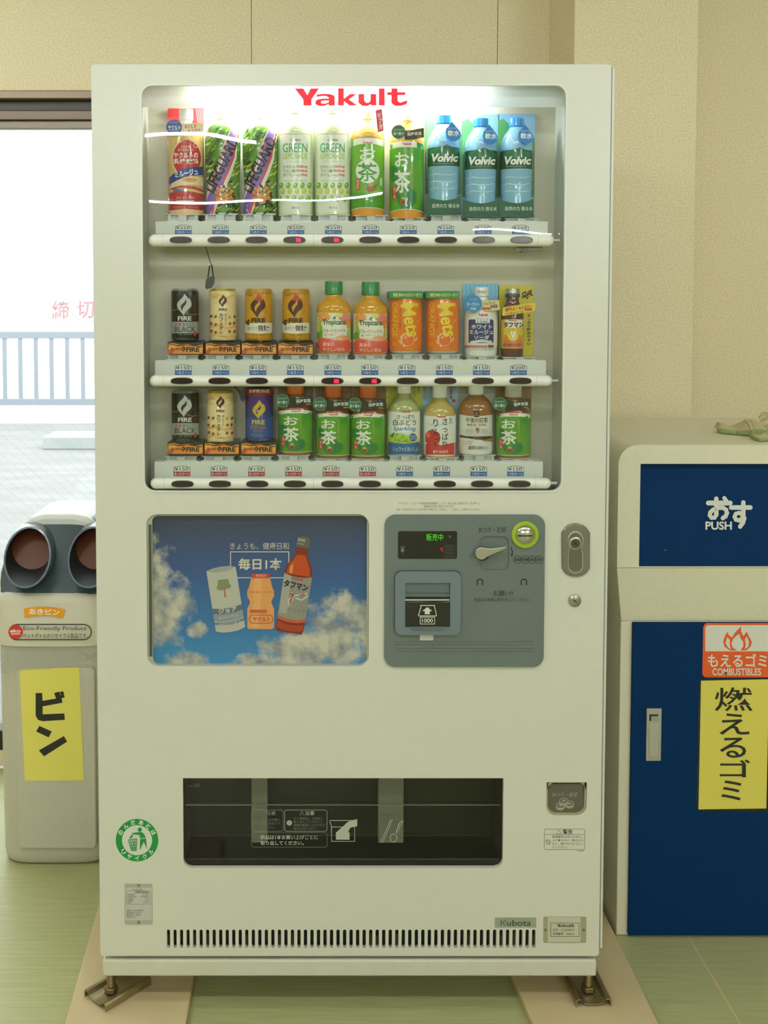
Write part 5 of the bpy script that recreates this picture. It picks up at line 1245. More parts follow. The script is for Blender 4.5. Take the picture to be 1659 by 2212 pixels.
# ---- orange soda cans
def soda(i, uc, lab):
    du = uc - 876.5
    D = Drink('orange_soda_can', lab, 'can', 1, i, uc, [(634, 30), (638, 34), (645, 35.8), (754, 35.8), (759, 34), (764, 29)], GRP)
    D.part('can_rim', SILV, 634, 640); D.part('can_body', mat('#ef7d1c', rough=0.25, coat=0.4), 639, 757); D.part('can_foot', mat('#d9dad2', rough=0.3, metal=0.4), 756.5, None)
    pr = D.pr(off=(du, 0), lift=0.0005)
    pr.ell(880, 733, 15, 15, '#f3c690', n=20).ell(881, 734, 12.5, 12.5, '#e8691a').ell(876, 729, 4, 3, '#f4a45a')
    for a, b, c, d_ in ((864, 725, 869, 735), (895, 738, 901, 728), (868, 745, 875, 750), (862, 735, 866, 744)): pr.line([(a, b), ((a + c) / 2 + 1, (b + d_) / 2), (c, d_)], [0.6, 3, 0.6], '#f6d9b4')
    pr.poly([(867, 662), (872, 652), (905, 655), (904, 662)], '#f4cf2c').text('Mets', 886.5 - 36, 691 - 15, 886.5 + 36, 691 + 15, '#f6d82e', bold=0.025, rot=78, shear=0.1)
    pr.text('ORANGE', 853 - 38, 690 - 5.5, 853 + 38, 690 + 5.5, '#f4cf3a', bold=0.01, rot=90).vtext('グレープ感覚', 864, 668, 710, 4, '#6a3a14').text('果汁1%', 848, 738, 856, 748, '#f4cf3a')
    pr.line([(898, 700), (905, 690)], [0.5, 2], '#f6a85e').text('炭酸飲料', 876, 752, 892, 754.5, '#f4cf3a')
    pr.build('can_print', D.e)
    Y = 0.0275; a, b = P(uc - 35.5, 628.5, Y), P(uc + 37, 644.5, Y)
    o = MB().prism(rr(a.x, b.x, b.z, a.z, 0.003), Y, 0.092, mat('#1f8a4c', rough=0.4)).build('paper_topper', D.e)
    pr = Pr(Y, off=(du, 0)); pr.text('炭酸強め×カロリーオフ', 849, 633, 910, 641, '#f2ec6a', bold=0.02); pr.build('x', o)
soda(6, 876.5, 'orange soda can with green paper topper beside the juice bottles')
soda(7, 956, 'orange soda can with green paper topper beside the blue card')

# ---- white yoghurt soda and brown tonic
D = Drink('yoghurt_soda_bottle', 'white yoghurt soda bottle with navy label before a light blue card', 'bottle', 1, 8, 1039, [(620, 14), (622, 16), (640, 16), (641, 14), (648, 15), (656, 22), (664, 30), (674, 35), (684, 36), (745, 36), (752, 34.5), (758, 35), (768, 33)], GRP)
D.part('bottle_body', pet('#eeefe8'), 641); D.part('cap', pet('#f0f0ea'), 620, 642)
o = D.card(1000, 613, 1077, 768, '#6fbfe6'); pr = Pr(0.0925)
for k in range(9): pr.line([(1003 + 9 * k, 614), (1001 + 9 * k, 622), (1004 + 9 * k, 630), (1001 + 9 * k, 640)], 2.2, '#93d2ee')
pr.build('card_print', o)
pr = D.pr(lift=0.0005); N = '#24336f'
pr.text('Yakult', 1032, 677, 1054, 683, '#c4323a', bold=0.05).rect(1012, 690, 1066, 741, N, r=4).poly([(1012, 700), (1028, 688), (1056, 688), (1066, 700)], N).rect(1027, 685.5, 1058, 698, '#eef0ee', r=2)
pr.text('ヤクルトの', 1030, 686.5, 1055, 691.5, N, bold=0.015).text('乳性飲料', 1030, 692.5, 1055, 697.5, N, bold=0.015)
for t, a, b, v in (('ホワイト', 1018, 1063, 701), ('ミルージュ', 1014, 1065, 712.5), ('ソーダ', 1024, 1057, 724)): pr.text(t, a, v, b, v + 9.5, '#eef0f2', bold=0.025)
pr.poly([(1016, 737), (1040, 733), (1062, 736), (1062, 741), (1040, 739), (1016, 742)], '#eceef0').text('すっきり微炭酸', 1024, 735, 1058, 738, N).rect(1004, 746, 1052, 751, '#c84a44').text('生乳由来乳酸菌使用', 1007, 747, 1049, 750, '#f2dcd8').rect(1054, 745, 1066, 751, '#7a6a3a').text('ビタミン、カルシウム、乳酸菌、果汁入り', 1005, 753, 1068, 756.5, '#4a5690').line([(1006, 745), (1000, 690)], 0.5, '#d8dad6')
pr.text('MIROUGE', 1030, 627, 1050, 633, '#7f8fb8', shear=0.3)
pr.build('label_print', D.e)
o = D.flag('round_badge', cir(1022, 656, 19), '#1d86c8'); pr = Pr(0.0272); pr.text('ヨーグルト', 1009, 653, 1036, 661, '#e8f3fa', bold=0.02).text('風味', 1016, 664, 1029, 670, '#e8f3fa', bold=0.02).text('すっきり', 1015, 645, 1030, 649, '#cfe6f4'); pr.build('x', o)
o = D.flag('paper_tag', rp(1043, 649, 1079, 671, 3, -4), '#e6cf8a', Y=0.0282); pr = Pr(0.0282); pr.text('シュワッと', 1045, 651.5, 1070, 659, N, bold=0.03, rot=-6).text('微炭酸', 1059, 658, 1077, 666, N, bold=0.03, rot=-4).rect(1042, 664, 1060, 669, '#c84a3c', r=2); pr.build('tag_print', o)
D = Drink('tonic_bottle', 'small brown tonic bottle with yellow banner, last on middle shelf', 'bottle', 1, 9, 1106.5, [(624, 15), (634, 15), (635, 16), (642, 16), (643, 13.5), (652, 14), (660, 18), (668, 22), (676, 24), (690, 24.5), (752, 24.5), (765, 24), (770, 22)], GRP)
D.part('bottle_body', pet('#5a3020', 0.1), 643); D.part('cap', mat('#b9b9b2', rough=0.3, metal=0.8), 624, 635); D.part('cap_band', pet('#17181a', 0.3), 634.5, 643.5)
o = D.card(1076.5, 617, 1151, 770, '#dccb22'); pr = Pr(0.0925); pr.vtext('すっきり飲みやすい', 1142.5, 678, 746, 9, '#1d1a12', bold=0.03).poly([(1127, 634), (1133, 629), (1138, 631), (1149, 625), (1148, 633), (1152, 638), (1143, 641), (1138, 647), (1134, 642), (1126, 645), (1129, 639)], '#1a1812').text('高麗', 1130, 632, 1141, 637, '#e8d83a', bold=0.02, rot=-14).text('人参', 1135, 637, 1147, 642, '#e8d83a', bold=0.02, rot=-14).text('新', 1141, 627, 1147, 633, '#d04a2a', bold=0.03)
pr.build('card_print', o)
D.part('label', pet('#e0b23a', 0.25), 690, 752, 0.0003)
pr = D.pr(lift=0.0007)
pr.rect(1080, 690, 1133, 709, '#efe9d8').text('Yakult', 1098, 690.5, 1116, 694, '#c4323a', bold=0.05).text('タフマン', 1087, 695.5, 1131, 708, '#161412', bold=0.05)
pr.ell(1096, 718, 13, 10, '#e6c33a').ell(1119, 718, 13, 10, '#e6c33a').poly([(1082, 738), (1090, 722), (1107, 736), (1122, 722), (1132, 738)], '#e08a1e').ell(1108, 726, 11, 11, '#f0d36a').text('V', 1101, 716, 1116, 734, '#f6f1e6', bold=0.05).line([(1099.5, 715), (1108, 735.5), (1117.5, 715)], 1, '#7a3a1a')
pr.text('エネルギードリンク', 1088, 736, 1126, 739.5, '#5a2a14').rect(1080, 740, 1133, 750, '#d8695a').text('高麗人参＆ビタミン', 1085, 742, 1128, 748, '#5a1410', bold=0.02)
pr.build('label_print', D.e)
o = D.flag('yellow_banner', [(1086, 667), (1087, 664), (1102, 661), (1154, 654), (1157.5, 655.5), (1155, 671), (1152, 673), (1104, 680), (1086, 682.5), (1084.5, 679)], '#e9c626', Y=0.0275); pr = Pr(0.0275); pr.text('高麗人参', 1092, 663, 1121, 672, '#c02a1e', bold=0.05, rot=-8).text('＆ビタミン', 1121, 659.5, 1149, 667, '#231c10', bold=0.03, rot=-8).text('1本に高麗人参エキス配合', 1092, 673, 1132, 677.5, '#4a3a10', rot=-8).rect(1133, 666, 1150, 671, '#c84a2c', r=2); pr.build('banner_print', o)

# ---- bottom shelf teas
tea(3, 2, 638.5, -7, '#e0702c', 'green tea bottle with orange cap beside the blue coffee can')
tea(4, 2, 719.5, 0, '#e0702c', 'green tea bottle with orange cap between two like it, bottom shelf')
tea(5, 2, 795, 1, '#e0702c', 'green tea bottle with orange cap beside the yellow card')
tea(9, 2, 1108.5, 0, '#c9cbc0', 'green tea bottle with white cap, last on bottom shelf')
# ---- white grape, apple, milk tea
D = Drink('grape_soda_bottle', 'white grape sparkling bottle with blue foot before a yellow card', 'bottle', 2, 6, 872.5, [(816, 15), (849, 15), (850, 13), (856, 15), (864, 23), (874, 30), (884, 34), (890, 35), (952, 35), (955, 36), (981, 34)], GRP)
D.part('bottle_body', pet('#b9bd7c'), 849); D.part('cap', pet('#f1f1ea'), 816, 850)
o = D.card(832.5, 817, 911, 981, '#d2d23a'); pr = Pr(0.0925); pr.vtext('飲みきり', 904, 818, 850, 7, '#4a6a1c', bold=0.02).vtext('サイズ', 895, 834, 858, 7, '#4a6a1c', bold=0.02)
for k in range(8): pr.ell(837, 850 + 15 * k, 2.4, 5, '#e6e678', rot=15)
pr.build('card_print', o)
D.part('label', pet('#f0f1ea', 0.25), 887, 979, 0.0003)
pr = D.pr(lift=0.0007); BL = '#1e62a8'
pr.text('Yakult', 865, 887, 887, 891.5, '#c4323a', bold=0.05).text('さっぱり', 857, 895.5, 895, 905, '#2a2c2a', bold=0.005).text('白ぶどう', 849, 906, 899, 919, '#2a2c2a', bold=0.01).text('Sparkling', 849, 921, 899, 933, '#2f7fb4', shear=0.25, bold=0.005).text('スパークリング', 862, 933.5, 893, 938, '#4a8fc0')
pr.poly([(836, 940), (848, 936), (862, 944), (880, 938), (909, 948), (909, 958), (836, 958)], '#c9d94a')
r = random.Random(8)
for k in range(26): a, b = 848 + 40 * r.random(), 939 + 14 * r.random(); pr.ell(a, b, 3.6, 3.6, r.choice(('#8fc23e', '#a9d24e', '#7ab234', '#bcdc62')), n=12)
pr.poly([(843, 942), (852, 932), (848, 945)], '#2f7a34').ell(892, 944.5, 8, 8.5, BL).text('無炭酸', 886, 940, 898, 944, '#dfeaf4').text('糖使用', 886, 945.5, 898, 949, '#dfeaf4').text('果汁3%', 868, 952, 886, 955, '#2a6a2c')
pr.poly([(836, 953), (850, 956), (872, 958), (895, 956), (909, 953), (909, 981), (836, 981)], BL).text('シュワッとおいしい', 848, 965, 904, 974.5, '#e8eff6', bold=0.01)
pr.build('label_print', D.e)
D = Drink('apple_juice_bottle', 'apple juice bottle with red apple label before a pale blue card', 'bottle', 2, 7, 950, [(820, 16), (858, 16), (859, 14), (864, 16), (872, 24), (882, 31), (892, 34.5), (898, 35), (980, 35), (985, 33.5)], GRP)
D.part('bottle_body', pet('#cbb468'), 859); D.part('cap', pet('#f1f1ec'), 820, 860)
o = D.card(911.5, 817, 988.5, 985, '#a9d3e6'); pr = Pr(0.0925); pr.vtext('厳選つがる', 916.5, 835, 862, 6, '#b23a4a', bold=0.02).vtext('青森県産', 974.5, 832, 862, 7, '#c23a3a', bold=0.02).ell(980, 866, 4, 4, '#c8303a').vtext('さっぱり', 983, 818, 845, 6, '#b8506a'); pr.build('card_print', o)
D.part('label', pet('#f1efe8', 0.25), 896, 981, 0.0003)
pr = D.pr(lift=0.0007)
pr.text('Yakult', 942, 898, 963, 902, '#c4323a', bold=0.05).line([(914, 913), (935, 918), (965, 916), (986, 911)], 2.2, '#bfdce4').line([(914, 917), (935, 921), (965, 919), (986, 915)], 1, '#d4e6e8')
pr.poly([(914, 960), (930, 957), (950, 962), (986, 955), (986, 982), (914, 982)], '#cf2f36')
pr.ell(932, 945, 15, 16, '#d22a2c').ell(942, 946, 9, 14, '#c32428').ell(925, 939, 4, 6, '#ee6a5a').line([(934, 931), (936, 926)], 1.6, '#4a3a1c').poly([(934, 929), (928, 926), (932, 932)], '#4f9a3a')
pr.vtext('りんご', 941, 903, 964, 17, '#26241f', bold=0.005, lean=1.2).vtext('さっぱり', 961, 902, 968, 15, '#26241f', bold=0.005).vtext('純水', 973, 902, 914, 6, '#4a6a9a').text('果汁10%未満', 935, 972, 968, 979, '#f4dcd8', bold=0.015)
pr.build('label_print', D.e)
D = Drink('milk_tea_bottle', 'brown milk tea bottle with white label beside the last tea', 'bottle', 2, 8, 1028, [(816, 16.5), (851, 16.5), (852, 15), (857, 20), (864, 28), (873, 34), (882, 37.5), (892, 37), (897, 36), (970, 36.5), (980, 34)], GRP)
D.part('bottle_body', pet('#9c6a38'), 852); D.part('cap', pet('#eeeee8'), 816, 853)
D.part('label', pet('#eceae4', 0.25), 894, 978, 0.0003)
pr = D.pr(lift=0.0007)
pr.poly([(990, 894), (1010, 898), (1028, 899), (1046, 898), (1066, 894), (1066, 888), (990, 888)], '#9c6a38').rect(1023.5, 887, 1035, 901, '#3a2c26', r=1).ell(1029, 893, 3, 4, '#8a7460', n=12)
pr.text('午後の紅茶', 1006, 901.5, 1054, 913.5, '#6a4222', bold=0.01).text('MILK TEA', 1009, 915.5, 1050, 919.5, '#6a6058', bold=0.01).text('ミルクティー', 1016, 921, 1043, 923.5, '#6a6058')
pr.poly([(990, 932), (1010, 926), (1046, 926), (1066, 932), (1066, 944), (990, 944)], '#d9d6cf')
for v in (928, 931.5, 935): pr.line([(1006, v), (1022, v)], 0.7, '#8a8078').line([(1040, v), (1054, v)], 0.7, '#8a8078')
pr.ell(1031.5, 931, 5.5, 7, '#d9c4a8', n=14).ell(1032, 931, 3, 4.5, '#c48a5a', n=12).ell(1031, 927, 4, 3, '#8a6a4a', n=10)
pr.poly([(990, 938), (1006, 942), (1028, 943), (1050, 942), (1066, 942), (1066, 950), (1046, 950), (1028, 949), (1008, 946), (990, 944)], '#2a2624').text('濃い味わい', 1022, 944.5, 1040, 947.5, '#c8a86a').poly([(1040, 952), (1066, 954), (1066, 944), (1054, 948)], '#b87a3a')
pr.text('コクのある', 999, 952, 1022, 955, '#6a6058').text('ミルク感', 999, 957, 1018, 960, '#6a6058').text('濃厚な味わい', 1011, 963, 1054, 971, '#4a423c', bold=0.005)
pr.build('label_print', D.e)

# ================================================================ floor boards under the machine
def board(a0, a1, b0, b1, lab):
    """a*: outer edge pixels, b*: inner edge pixels on the board top"""
    Z = ZPL
    A0, A1, B0, B1 = (G(*p, Z) for p in (a0, a1, b0, b1))
    at = lambda p, q, y: p.x + (q.x - p.x) * (y - p.y) / (q.y - p.y)
    pts = [(at(A0, A1, y), y) for y in (-0.75, 0.78)] + [(at(B0, B1, y), y) for y in (0.78, -0.75)]
    e = empty('floor_board', (sum(p[0] for p in pts) / 4, 0, 0), lab, 'floor board')
    mb = MB()
    mb.add([(x, y, 0.0005) for x, y in pts] + [(x, y, Z) for x, y in pts], [(3, 2, 1, 0), (4, 5, 6, 7)] + [(i, (i + 1) % 4, 4 + (i + 1) % 4, 4 + i) for i in range(4)], mat('#d9c89f', rough=0.55, speck='#cdb98d', sscale=7, amt=0.6))
    mb.build('plank', e, bevel=0.002)
    return e
board((190, 2037), (140, 2212), (417, 2115), (401, 2212), 'pale beige board under the machine foot on the bottle bin side')
board((1331, 2023), (1424, 2212), (1107, 2109), (1152, 2212), 'pale beige board under the machine foot on the blue bin side')

# ================================================================ bottle bin (window side)
bl = G(110, 1873); YL = bl.y
BC = P(112, 1600, YL).x
kL = mm(YL, 1600)
HW, HD = 127 * kL, 0.19
YC = YL + HD
BODY = mat('#c9c5b6', rough=0.5, speck='#c3bfae', sscale=120, amt=0.6, bump=0.05)
LIDM = mat('#d6d1bd', rough=0.42)
HOOD = mat('#46545c', rough=0.28, coat=0.3)
bb = empty('bottle_recycling_bin', (BC, YC, 0), 'grey plastic bottle recycling bin with two round openings and yellow sign', 'recycling bin')
def sring(z, hw, hd, yc=None, n=48, p=5.0, xc=None):
    out = []
    for i in range(n):
        t = 2 * math.pi * i / n; c, s_ = math.cos(t), math.sin(t)
        out.append(((xc if xc is not None else BC) + hw * math.copysign(abs(c) ** (2 / p), c), (yc or YC) + hd * math.copysign(abs(s_) ** (2 / p), s_), z))
    return out
zL = lambda v, Y=None: P(110, v, YL if Y is None else Y).z
MB().loft([sring(z, HW * k, HD * k) for z, k in ((0.004, 0.93), (0.012, 0.96), (0.03, 0.975), (zL(1440), 1.0), (zL(1396), 1.0))], BODY).build('bin_body', bb, smooth=50)
pa_, pb_ = P(34, 1442, YL), P(209, 1832, YL)
MB().prism(rr(pa_.x, pb_.x, pb_.z, pa_.z, 0.012), YL - 0.004, YL + 0.03, BODY).build('front_panel', bb, bevel=0.003)
MB().loft([sring(z, HW * k, HD * k2) for z, k, k2 in ((zL(1397), 1.02, 1.02), (zL(1394), 1.05, 1.05), (zL(1340), 1.05, 1.055), (zL(1336), 1.045, 1.045), (zL(1302), 1.045, 1.045), (zL(1289), 1.03, 1.02), (zL(1283), 0.98, 0.96))], LIDM).build('lid_band', bb, smooth=50)
# white rear shell of the lid
Ysh = YL + 0.15
o_ = [P(u, v + 26 * min(1, (1284 - v) / 140), Ysh) for u, v in [(-6, 1284), (-3, 1230), (12, 1172), (30, 1130), (47, 1106), (66, 1093), (92, 1086), (160, 1086), (186, 1092), (206, 1106), (220, 1140), (234, 1180), (244, 1235), (246, 1284)]]
MB().prism([(p.x, p.z) for p in o_], Ysh, YL + 0.37, mat('#e9eae6', rough=0.35)).build('lid_shell', bb, bevel=0.012, seg=3)
# dark hood
Yh = lambda v: YL + 0.006 + 0.155 * (1283 - v) / 162
rings = []
for v, u0, u1 in ((1284, -4, 238), (1262, -4, 240), (1240, -2, 240), (1200, 10, 238), (1160, 28, 226), (1135, 44, 212), (1121, 60, 200)):
    Y = Yh(v); a, b = P(u0, v, Y), P(u1, v, Y); q = []
    for i in range(13):
        t = i / 12; x = a.x + (b.x - a.x) * t; bow = 0.02 * (1 - (2 * t - 1) ** 4)
        q.append((x, Y + 0.02 - bow, a.z))
    q += [(b.x, YL + 0.24, a.z), (a.x, YL + 0.24, a.z)]
    rings.append(q)
MB().loft(rings, HOOD).build('hood', bb, smooth=60)
for cu in (59, 197):
    def el(cx, cy, ru, rv, dY, n=32, slant=6):
        out = []
        for i in range(n):
            t = 2 * math.pi * i / n; u = cx + ru * math.cos(t) - slant * math.sin(t) * (-1); v = cy + rv * math.sin(t)
            out.append(P(u, v, Yh(v) + dY))
        return out
    SL = -6
    rim = el(cu, 1204, 51, 67, -0.050, slant=SL); rin = el(cu, 1204, 47, 63, -0.049, slant=SL); back = el(cu + 9, 1196, 57, 73, 0.02, slant=SL)
    dd = el(cu + 10, 1185, 43, 45, -0.006, slant=0)
    tb = MB(); tb.loft([back, rim], HOOD, caps=(False, False)); tb.loft([rim, rin], mat('#5d7280', rough=0.25, coat=0.4), caps=(False, False)); tb.loft([rin, dd], mat('#1b1e20', rough=0.4), caps=(False, False))
    to = tb.build('throw_in_tube', bb, smooth=60)
    MB().add(el(cu + 10, 1185, 43.5, 45.5, -0.005, slant=0), [list(range(32))], mat('#5d3320', rough=0.35)).build('brown_flap', to)
# lettering on the lid band
lsurf = lambda x, z: YC - HD * (1.058 if z < zL(1338) else 1.048) * (1 - min(0.999, abs((x - BC) / (HW * 1.045))) ** 5) ** 0.2
lsurf.y0 = YL
pr = Pr(lsurf, step=10, lift=0.0015)
pr.poly([(52, 1314), (70, 1311), (97, 1310), (122, 1312), (141, 1316), (135, 1335), (116, 1331), (95, 1329.5), (72, 1331), (53, 1334)], '#f4a21c')
pr.text('あきビン', 63, 1314.5, 129, 1328, '#f2f0e6', bold=0.035, rot=2)
pr.frame(19, 1347.5, 198.5, 1382.5, 2.2, '#2b2d29', r=17).ell(34, 1364.5, 15.5, 15.5, '#d6322f').text('eko', 22, 1358, 45, 1366, '#f2e2de', bold=0.03).text('system', 24, 1366.5, 44, 1372, '#f2e2de', bold=0.03)
pr.text('Eco-Friendly Product', 51, 1352.5, 187, 1363.5, '#4a4c46').text('ペットボトルのリサイクル製品です。', 50, 1367, 190, 1379, '#383a35')
pr.build('lid_sticker', bb)
# clear bag edge under the lid
bag = MB(); r = random.Random(6); n = 48; rg = []
for k, (v, g_) in enumerate(((1394, 0.004), (1408, 0.012), (1424, 0.009), (1440, 0.014))):
    rg.append([(x + (x - BC) * 0.02, y - abs(g_) * (0.4 + r.random()) if y < YC else y, z + (0.012 * (r.random() - 0.5) if k > 0 else 0) + (0.018 * (x - BC) / HW if k == 3 else 0)) for x, y, z in sring(zL(v), HW * 1.0 + g_ * 0.3, HD, n=n)])
bm_ = bpy.data.materials.new('bag_film'); bm_.use_nodes = True
_n = bm_.node_tree; _b = _n.nodes['Principled BSDF']; _b.inputs['Base Color'].default_value = (0.85, 0.86, 0.8, 1); _b.inputs['Roughness'].default_value = 0.18
_t = _n.nodes.new('ShaderNodeBsdfTransparent'); _x = _n.nodes.new('ShaderNodeMixShader'); _x.inputs[0].default_value = 0.32
_z = _n.nodes.new('ShaderNodeTexNoise'); _z.inputs['Scale'].default_value = 60; _p = _n.nodes.new('ShaderNodeBump'); _p.inputs['Distance'].default_value = 0.006
_n.links.new(_z.outputs['Fac'], _p.inputs['Height']); _n.links.new(_p.outputs[0], _b.inputs['Normal'])
_n.links.new(_t.outputs[0], _x.inputs[1]); _n.links.new(_b.outputs[0], _x.inputs[2]); _n.links.new(_x.outputs[0], _n.nodes['Material Output'].inputs['Surface'])
bag.loft(rg, bm_, caps=(False, False)).build('clear_bag_edge', bb, smooth=20)
# yellow sign
Yg = YL - 0.0045
q = [P(u, v, Yg) for u, v in ((42, 1445), (171, 1442), (181, 1686), (54, 1686))]
o = MB().prism([(p.x, p.z) for p in q], Yg - 0.0004, Yg + 0.0004, mat('#ece26e', rough=0.55)).build('yellow_sign', bb)
pr = Pr(Yg - 0.0004); K = '#22231c'
pr.poly([(77, 1497), (91, 1497), (92, 1514), (121, 1509), (117, 1497), (128, 1494.5), (131, 1502), (138, 1500), (140, 1506), (133, 1508.5), (135, 1518), (92, 1526), (92, 1543), (139, 1541), (140, 1555), (92, 1558), (82, 1555), (77, 1546)], K)
pr.poly([(85, 1568), (112, 1580), (105, 1593), (78, 1580)], K).poly([(138, 1590), (145, 1602), (95, 1634), (84, 1621)], K)
pr.poly([(118, 1497), (127, 1494), (130, 1500), (121, 1503)], K).poly([(129, 1495), (136, 1493), (139, 1499), (132, 1502)], K)
pr.build('sign_characters', o)

# ================================================================ blue waste bin (column side)
br = G(1331, 2021); YR = br.y
XL = br.x; XR = XL + 0.53
CRM = mat('#e8e4ca', rough=0.45, speck='#e2dec2', sscale=60, amt=0.6)
BLU = mat('#003060', rough=0.6, spec=0.12, speck='#002d5a', sscale=500, amt=0.5, bump=0.04)
gb = empty('waste_bin', ((XL + XR) / 2, 0.5, 0), 'cream and blue combustible waste bin with push flap and yellow sign', 'waste bin')
zR = lambda v, Y=None: P(1345, v, YR if Y is None else Y).z
zb0, zb1 = zR(2020), zR(1341)
YBB = 0.775
MB().box(XL, XR, YR, YBB, zb0, zb1, CRM).build('bin_body', gb, bevel=0.002)
MB().box(XL + 0.03, XR - 0.03, YR + 0.03, YBB - 0.03, 0.0, zb0, mat('#3c3c30', rough=0.7)).build('bin_plinth', gb)
dx0 = P(1366, 1500, YR - 0.008).x - 0.001
MB().box(dx0, XR - (dx0 - XL), YR - 0.010, YR + 0.002, zb0 + 0.005, zR(1343), BLU).build('blue_door', gb, bevel=0.0015)
YHD = YR - 0.022
hx0 = P(1333.5, 1180, YHD).x; hx1 = XL + XR - hx0
zh0, zh1 = zR(1226, YHD), zR(961, YHD)
out = rr(hx0, hx1, zh0, zh1, 42 * mm(YHD), corners=(0, 0, 1, 1), n=8)
fx0 = P(1382, 1110, YHD).x; fx1 = XL + XR - fx0; fz0, fz1 = zR(1225, YHD) + 0.001, zR(1002, YHD)
hd_ = MB(); plate(hd_, out, [[(fx0, fz0), (fx1, fz0), (fx1, fz1), (fx0, fz1)]], YHD, YHD + 0.02, CRM); hd_.build('hood_front', gb, smooth=30)
MB().prism(out, YHD + 0.02, YBB, CRM).build('hood_cover', gb, smooth=30, bevel=0.002)
fp = MB().add([(fx0 + 0.001, YHD + 0.004, fz0), (fx1 - 0.001, YHD + 0.004, fz0), (fx1 - 0.001, YHD + 0.015, fz1 + 0.001), (fx0 + 0.001, YHD + 0.015, fz1 + 0.001)], [(0, 1, 2, 3)], BLU).build('push_flap', gb)
# sloping neck
MB().loft([[(hx0, YHD + 0.001, zh0 - 0.0012), (hx1, YHD + 0.001, zh0 - 0.0012), (hx1, YBB, zh0 - 0.0012), (hx0, YBB, zh0 - 0.0012)], [(XL, YR - 0.001, zb1), (XR, YR - 0.001, zb1), (XR, YBB, zb1), (XL, YBB, zb1)]], CRM).build('neck', gb, bevel=0.0015)
YF_ = lambda v: YHD + 0.004 + 0.011 * (v - 1225) / (1002 - 1225)
fsf = lambda x, z: YHD + 0.004 + 0.011 * (z - fz0) / (fz1 - fz0)
fsf.y0 = YHD
pr = Pr(fsf, lift=0.0005); c = '#dfe1d6'
# rounded brush letters and PUSH
pr.stroke([(1530, 1086.5), (1577, 1086.5)], 10.5, c).stroke([(1547, 1077), (1547, 1112), (1543, 1118), (1536.5, 1118), (1533, 1113), (1534, 1107), (1540, 1101), (1550, 1097), (1561, 1096.5), (1568, 1101), (1570, 1108), (1567, 1115), (1561, 1119)], 9.5, c).stroke([(1564, 1075.5), (1570, 1084)], 8.5, c)
pr.stroke([(1579, 1096), (1620, 1096)], 10, c).stroke([(1605, 1085), (1605, 1112), (1602, 1120), (1596, 1124), (1589, 1122), (1586, 1116), (1589, 1109.5), (1596, 1107.5), (1604, 1111), (1607, 1119), (1604, 1129), (1598, 1137)], 9.5, c)
pr.text('PUSH', 1523, 1126, 1580, 1144, c, bold=0.03)
pr.line([(1473, 1185), (1481, 1193)], 1.6, '#0a1a30').ell(1436, 1188, 1.5, 1, '#8fa6b8')
pr.build('flap_marks', fp)
YD = YR - 0.010
# combustibles sign
q = prr(1519, 1346, 1672, 1463, 10, YD); o = MB().prism(q, YD - 0.0006, YD + 0.0004, mat('#e8602a', rough=0.4)).build('combustibles_sign', gb)
pr = Pr(YD - 0.0006); c = '#e3e3d6'; OR = '#e8602a'
pr.rect(1523.5, 1350.5, 1668, 1407, c, r=7, corners=(0, 0, 1, 1))
pr.poly([(1577, 1405), (1565, 1397), (1562, 1385), (1566, 1374), (1571, 1365), (1575, 1372), (1581, 1377), (1588, 1366), (1601, 1353), (1601, 1364), (1606, 1374), (1613, 1364), (1618, 1375), (1624, 1386), (1622, 1396), (1612, 1405)], OR)
pr.poly([(1572, 1398), (1567, 1389), (1571, 1376), (1577, 1383), (1576, 1392), (1579, 1403)], c).poly([(1592, 1405), (1583, 1399), (1580, 1390), (1584, 1380), (1592, 1372), (1598, 1370), (1599, 1378), (1605, 1386), (1606, 1395), (1600, 1405)], c).poly([(1609, 1403), (1611, 1392), (1609, 1381), (1613, 1374), (1618, 1386), (1617, 1396)], c)
pr.text('もえるゴミ', 1529, 1412, 1657, 1441, c, bold=0.02).text('COMBUSTIBLES', 1539, 1443.5, 1644, 1459, c, bold=0.02)
pr.build('flame_mark', o)
# yellow sign in clear film
q = [P(u, v, YD) for u, v in ((1510, 1466), (1668, 1463), (1663, 1754), (1516, 1754), (1503, 1742))]
film = [(p.x, p.z) for p in q]
q = [P(u, v, YD) for u, v in ((1514, 1470), (1661, 1467), (1655, 1746), (1508.5, 1748))]
w = MB(); plate(w, film, [[(p.x, p.z) for p in q]], YD - 0.0012, YD - 0.0009, clear('sign_film', '#dfe2d2', rough=0.08)); w.build('clear_film', gb)
o = MB().prism([(p.x, p.z) for p in q], YD - 0.0009, YD - 0.0002, mat('#e6da62', rough=0.5)).build('yellow_sign', gb)
pr = Pr(YD - 0.0016); K = '#23241d'
for ch, a, b, c_, d_ in (('燃', 1544, 1485, 1626, 1536), ('え', 1554, 1541, 1619, 1587), ('る', 1555, 1593, 1612, 1637), ('ゴ', 1555, 1641, 1621, 1679), ('ミ', 1558, 1686, 1602, 1729)):
    pr.text(ch, a, b, c_, d_, K, bold=0.004 if ch == '燃' else 0.01)
pr.build('x', o)
# latch
q = prr(1396.5, 1530, 1427, 1643, 1, YD)
lo = MB().prism(q, YD - 0.002, YD + 0.0003, mat('#b9baae', rough=0.35, metal=0.6)).build('latch_plate', gb, bevel=0.0006)
MB().prism(prr(1402, 1562, 1421, 1633, 1, YD), YD - 0.0028, YD, mat('#c2c3b8', rough=0.3, metal=0.6)).build('latch_lever', lo, bevel=0.0006)
MB().prism(prr(1402, 1542.5, 1421, 1556.5, 0.5, YD), YD - 0.0024, YD, BLACK).build('latch_slot', lo)
MB().prism(prr(1405.5, 1546, 1421, 1556.5, 0.5, YD), YD - 0.0034, YD, mat('#aeb0a6', rough=0.35, metal=0.6)).build('latch_button', lo)

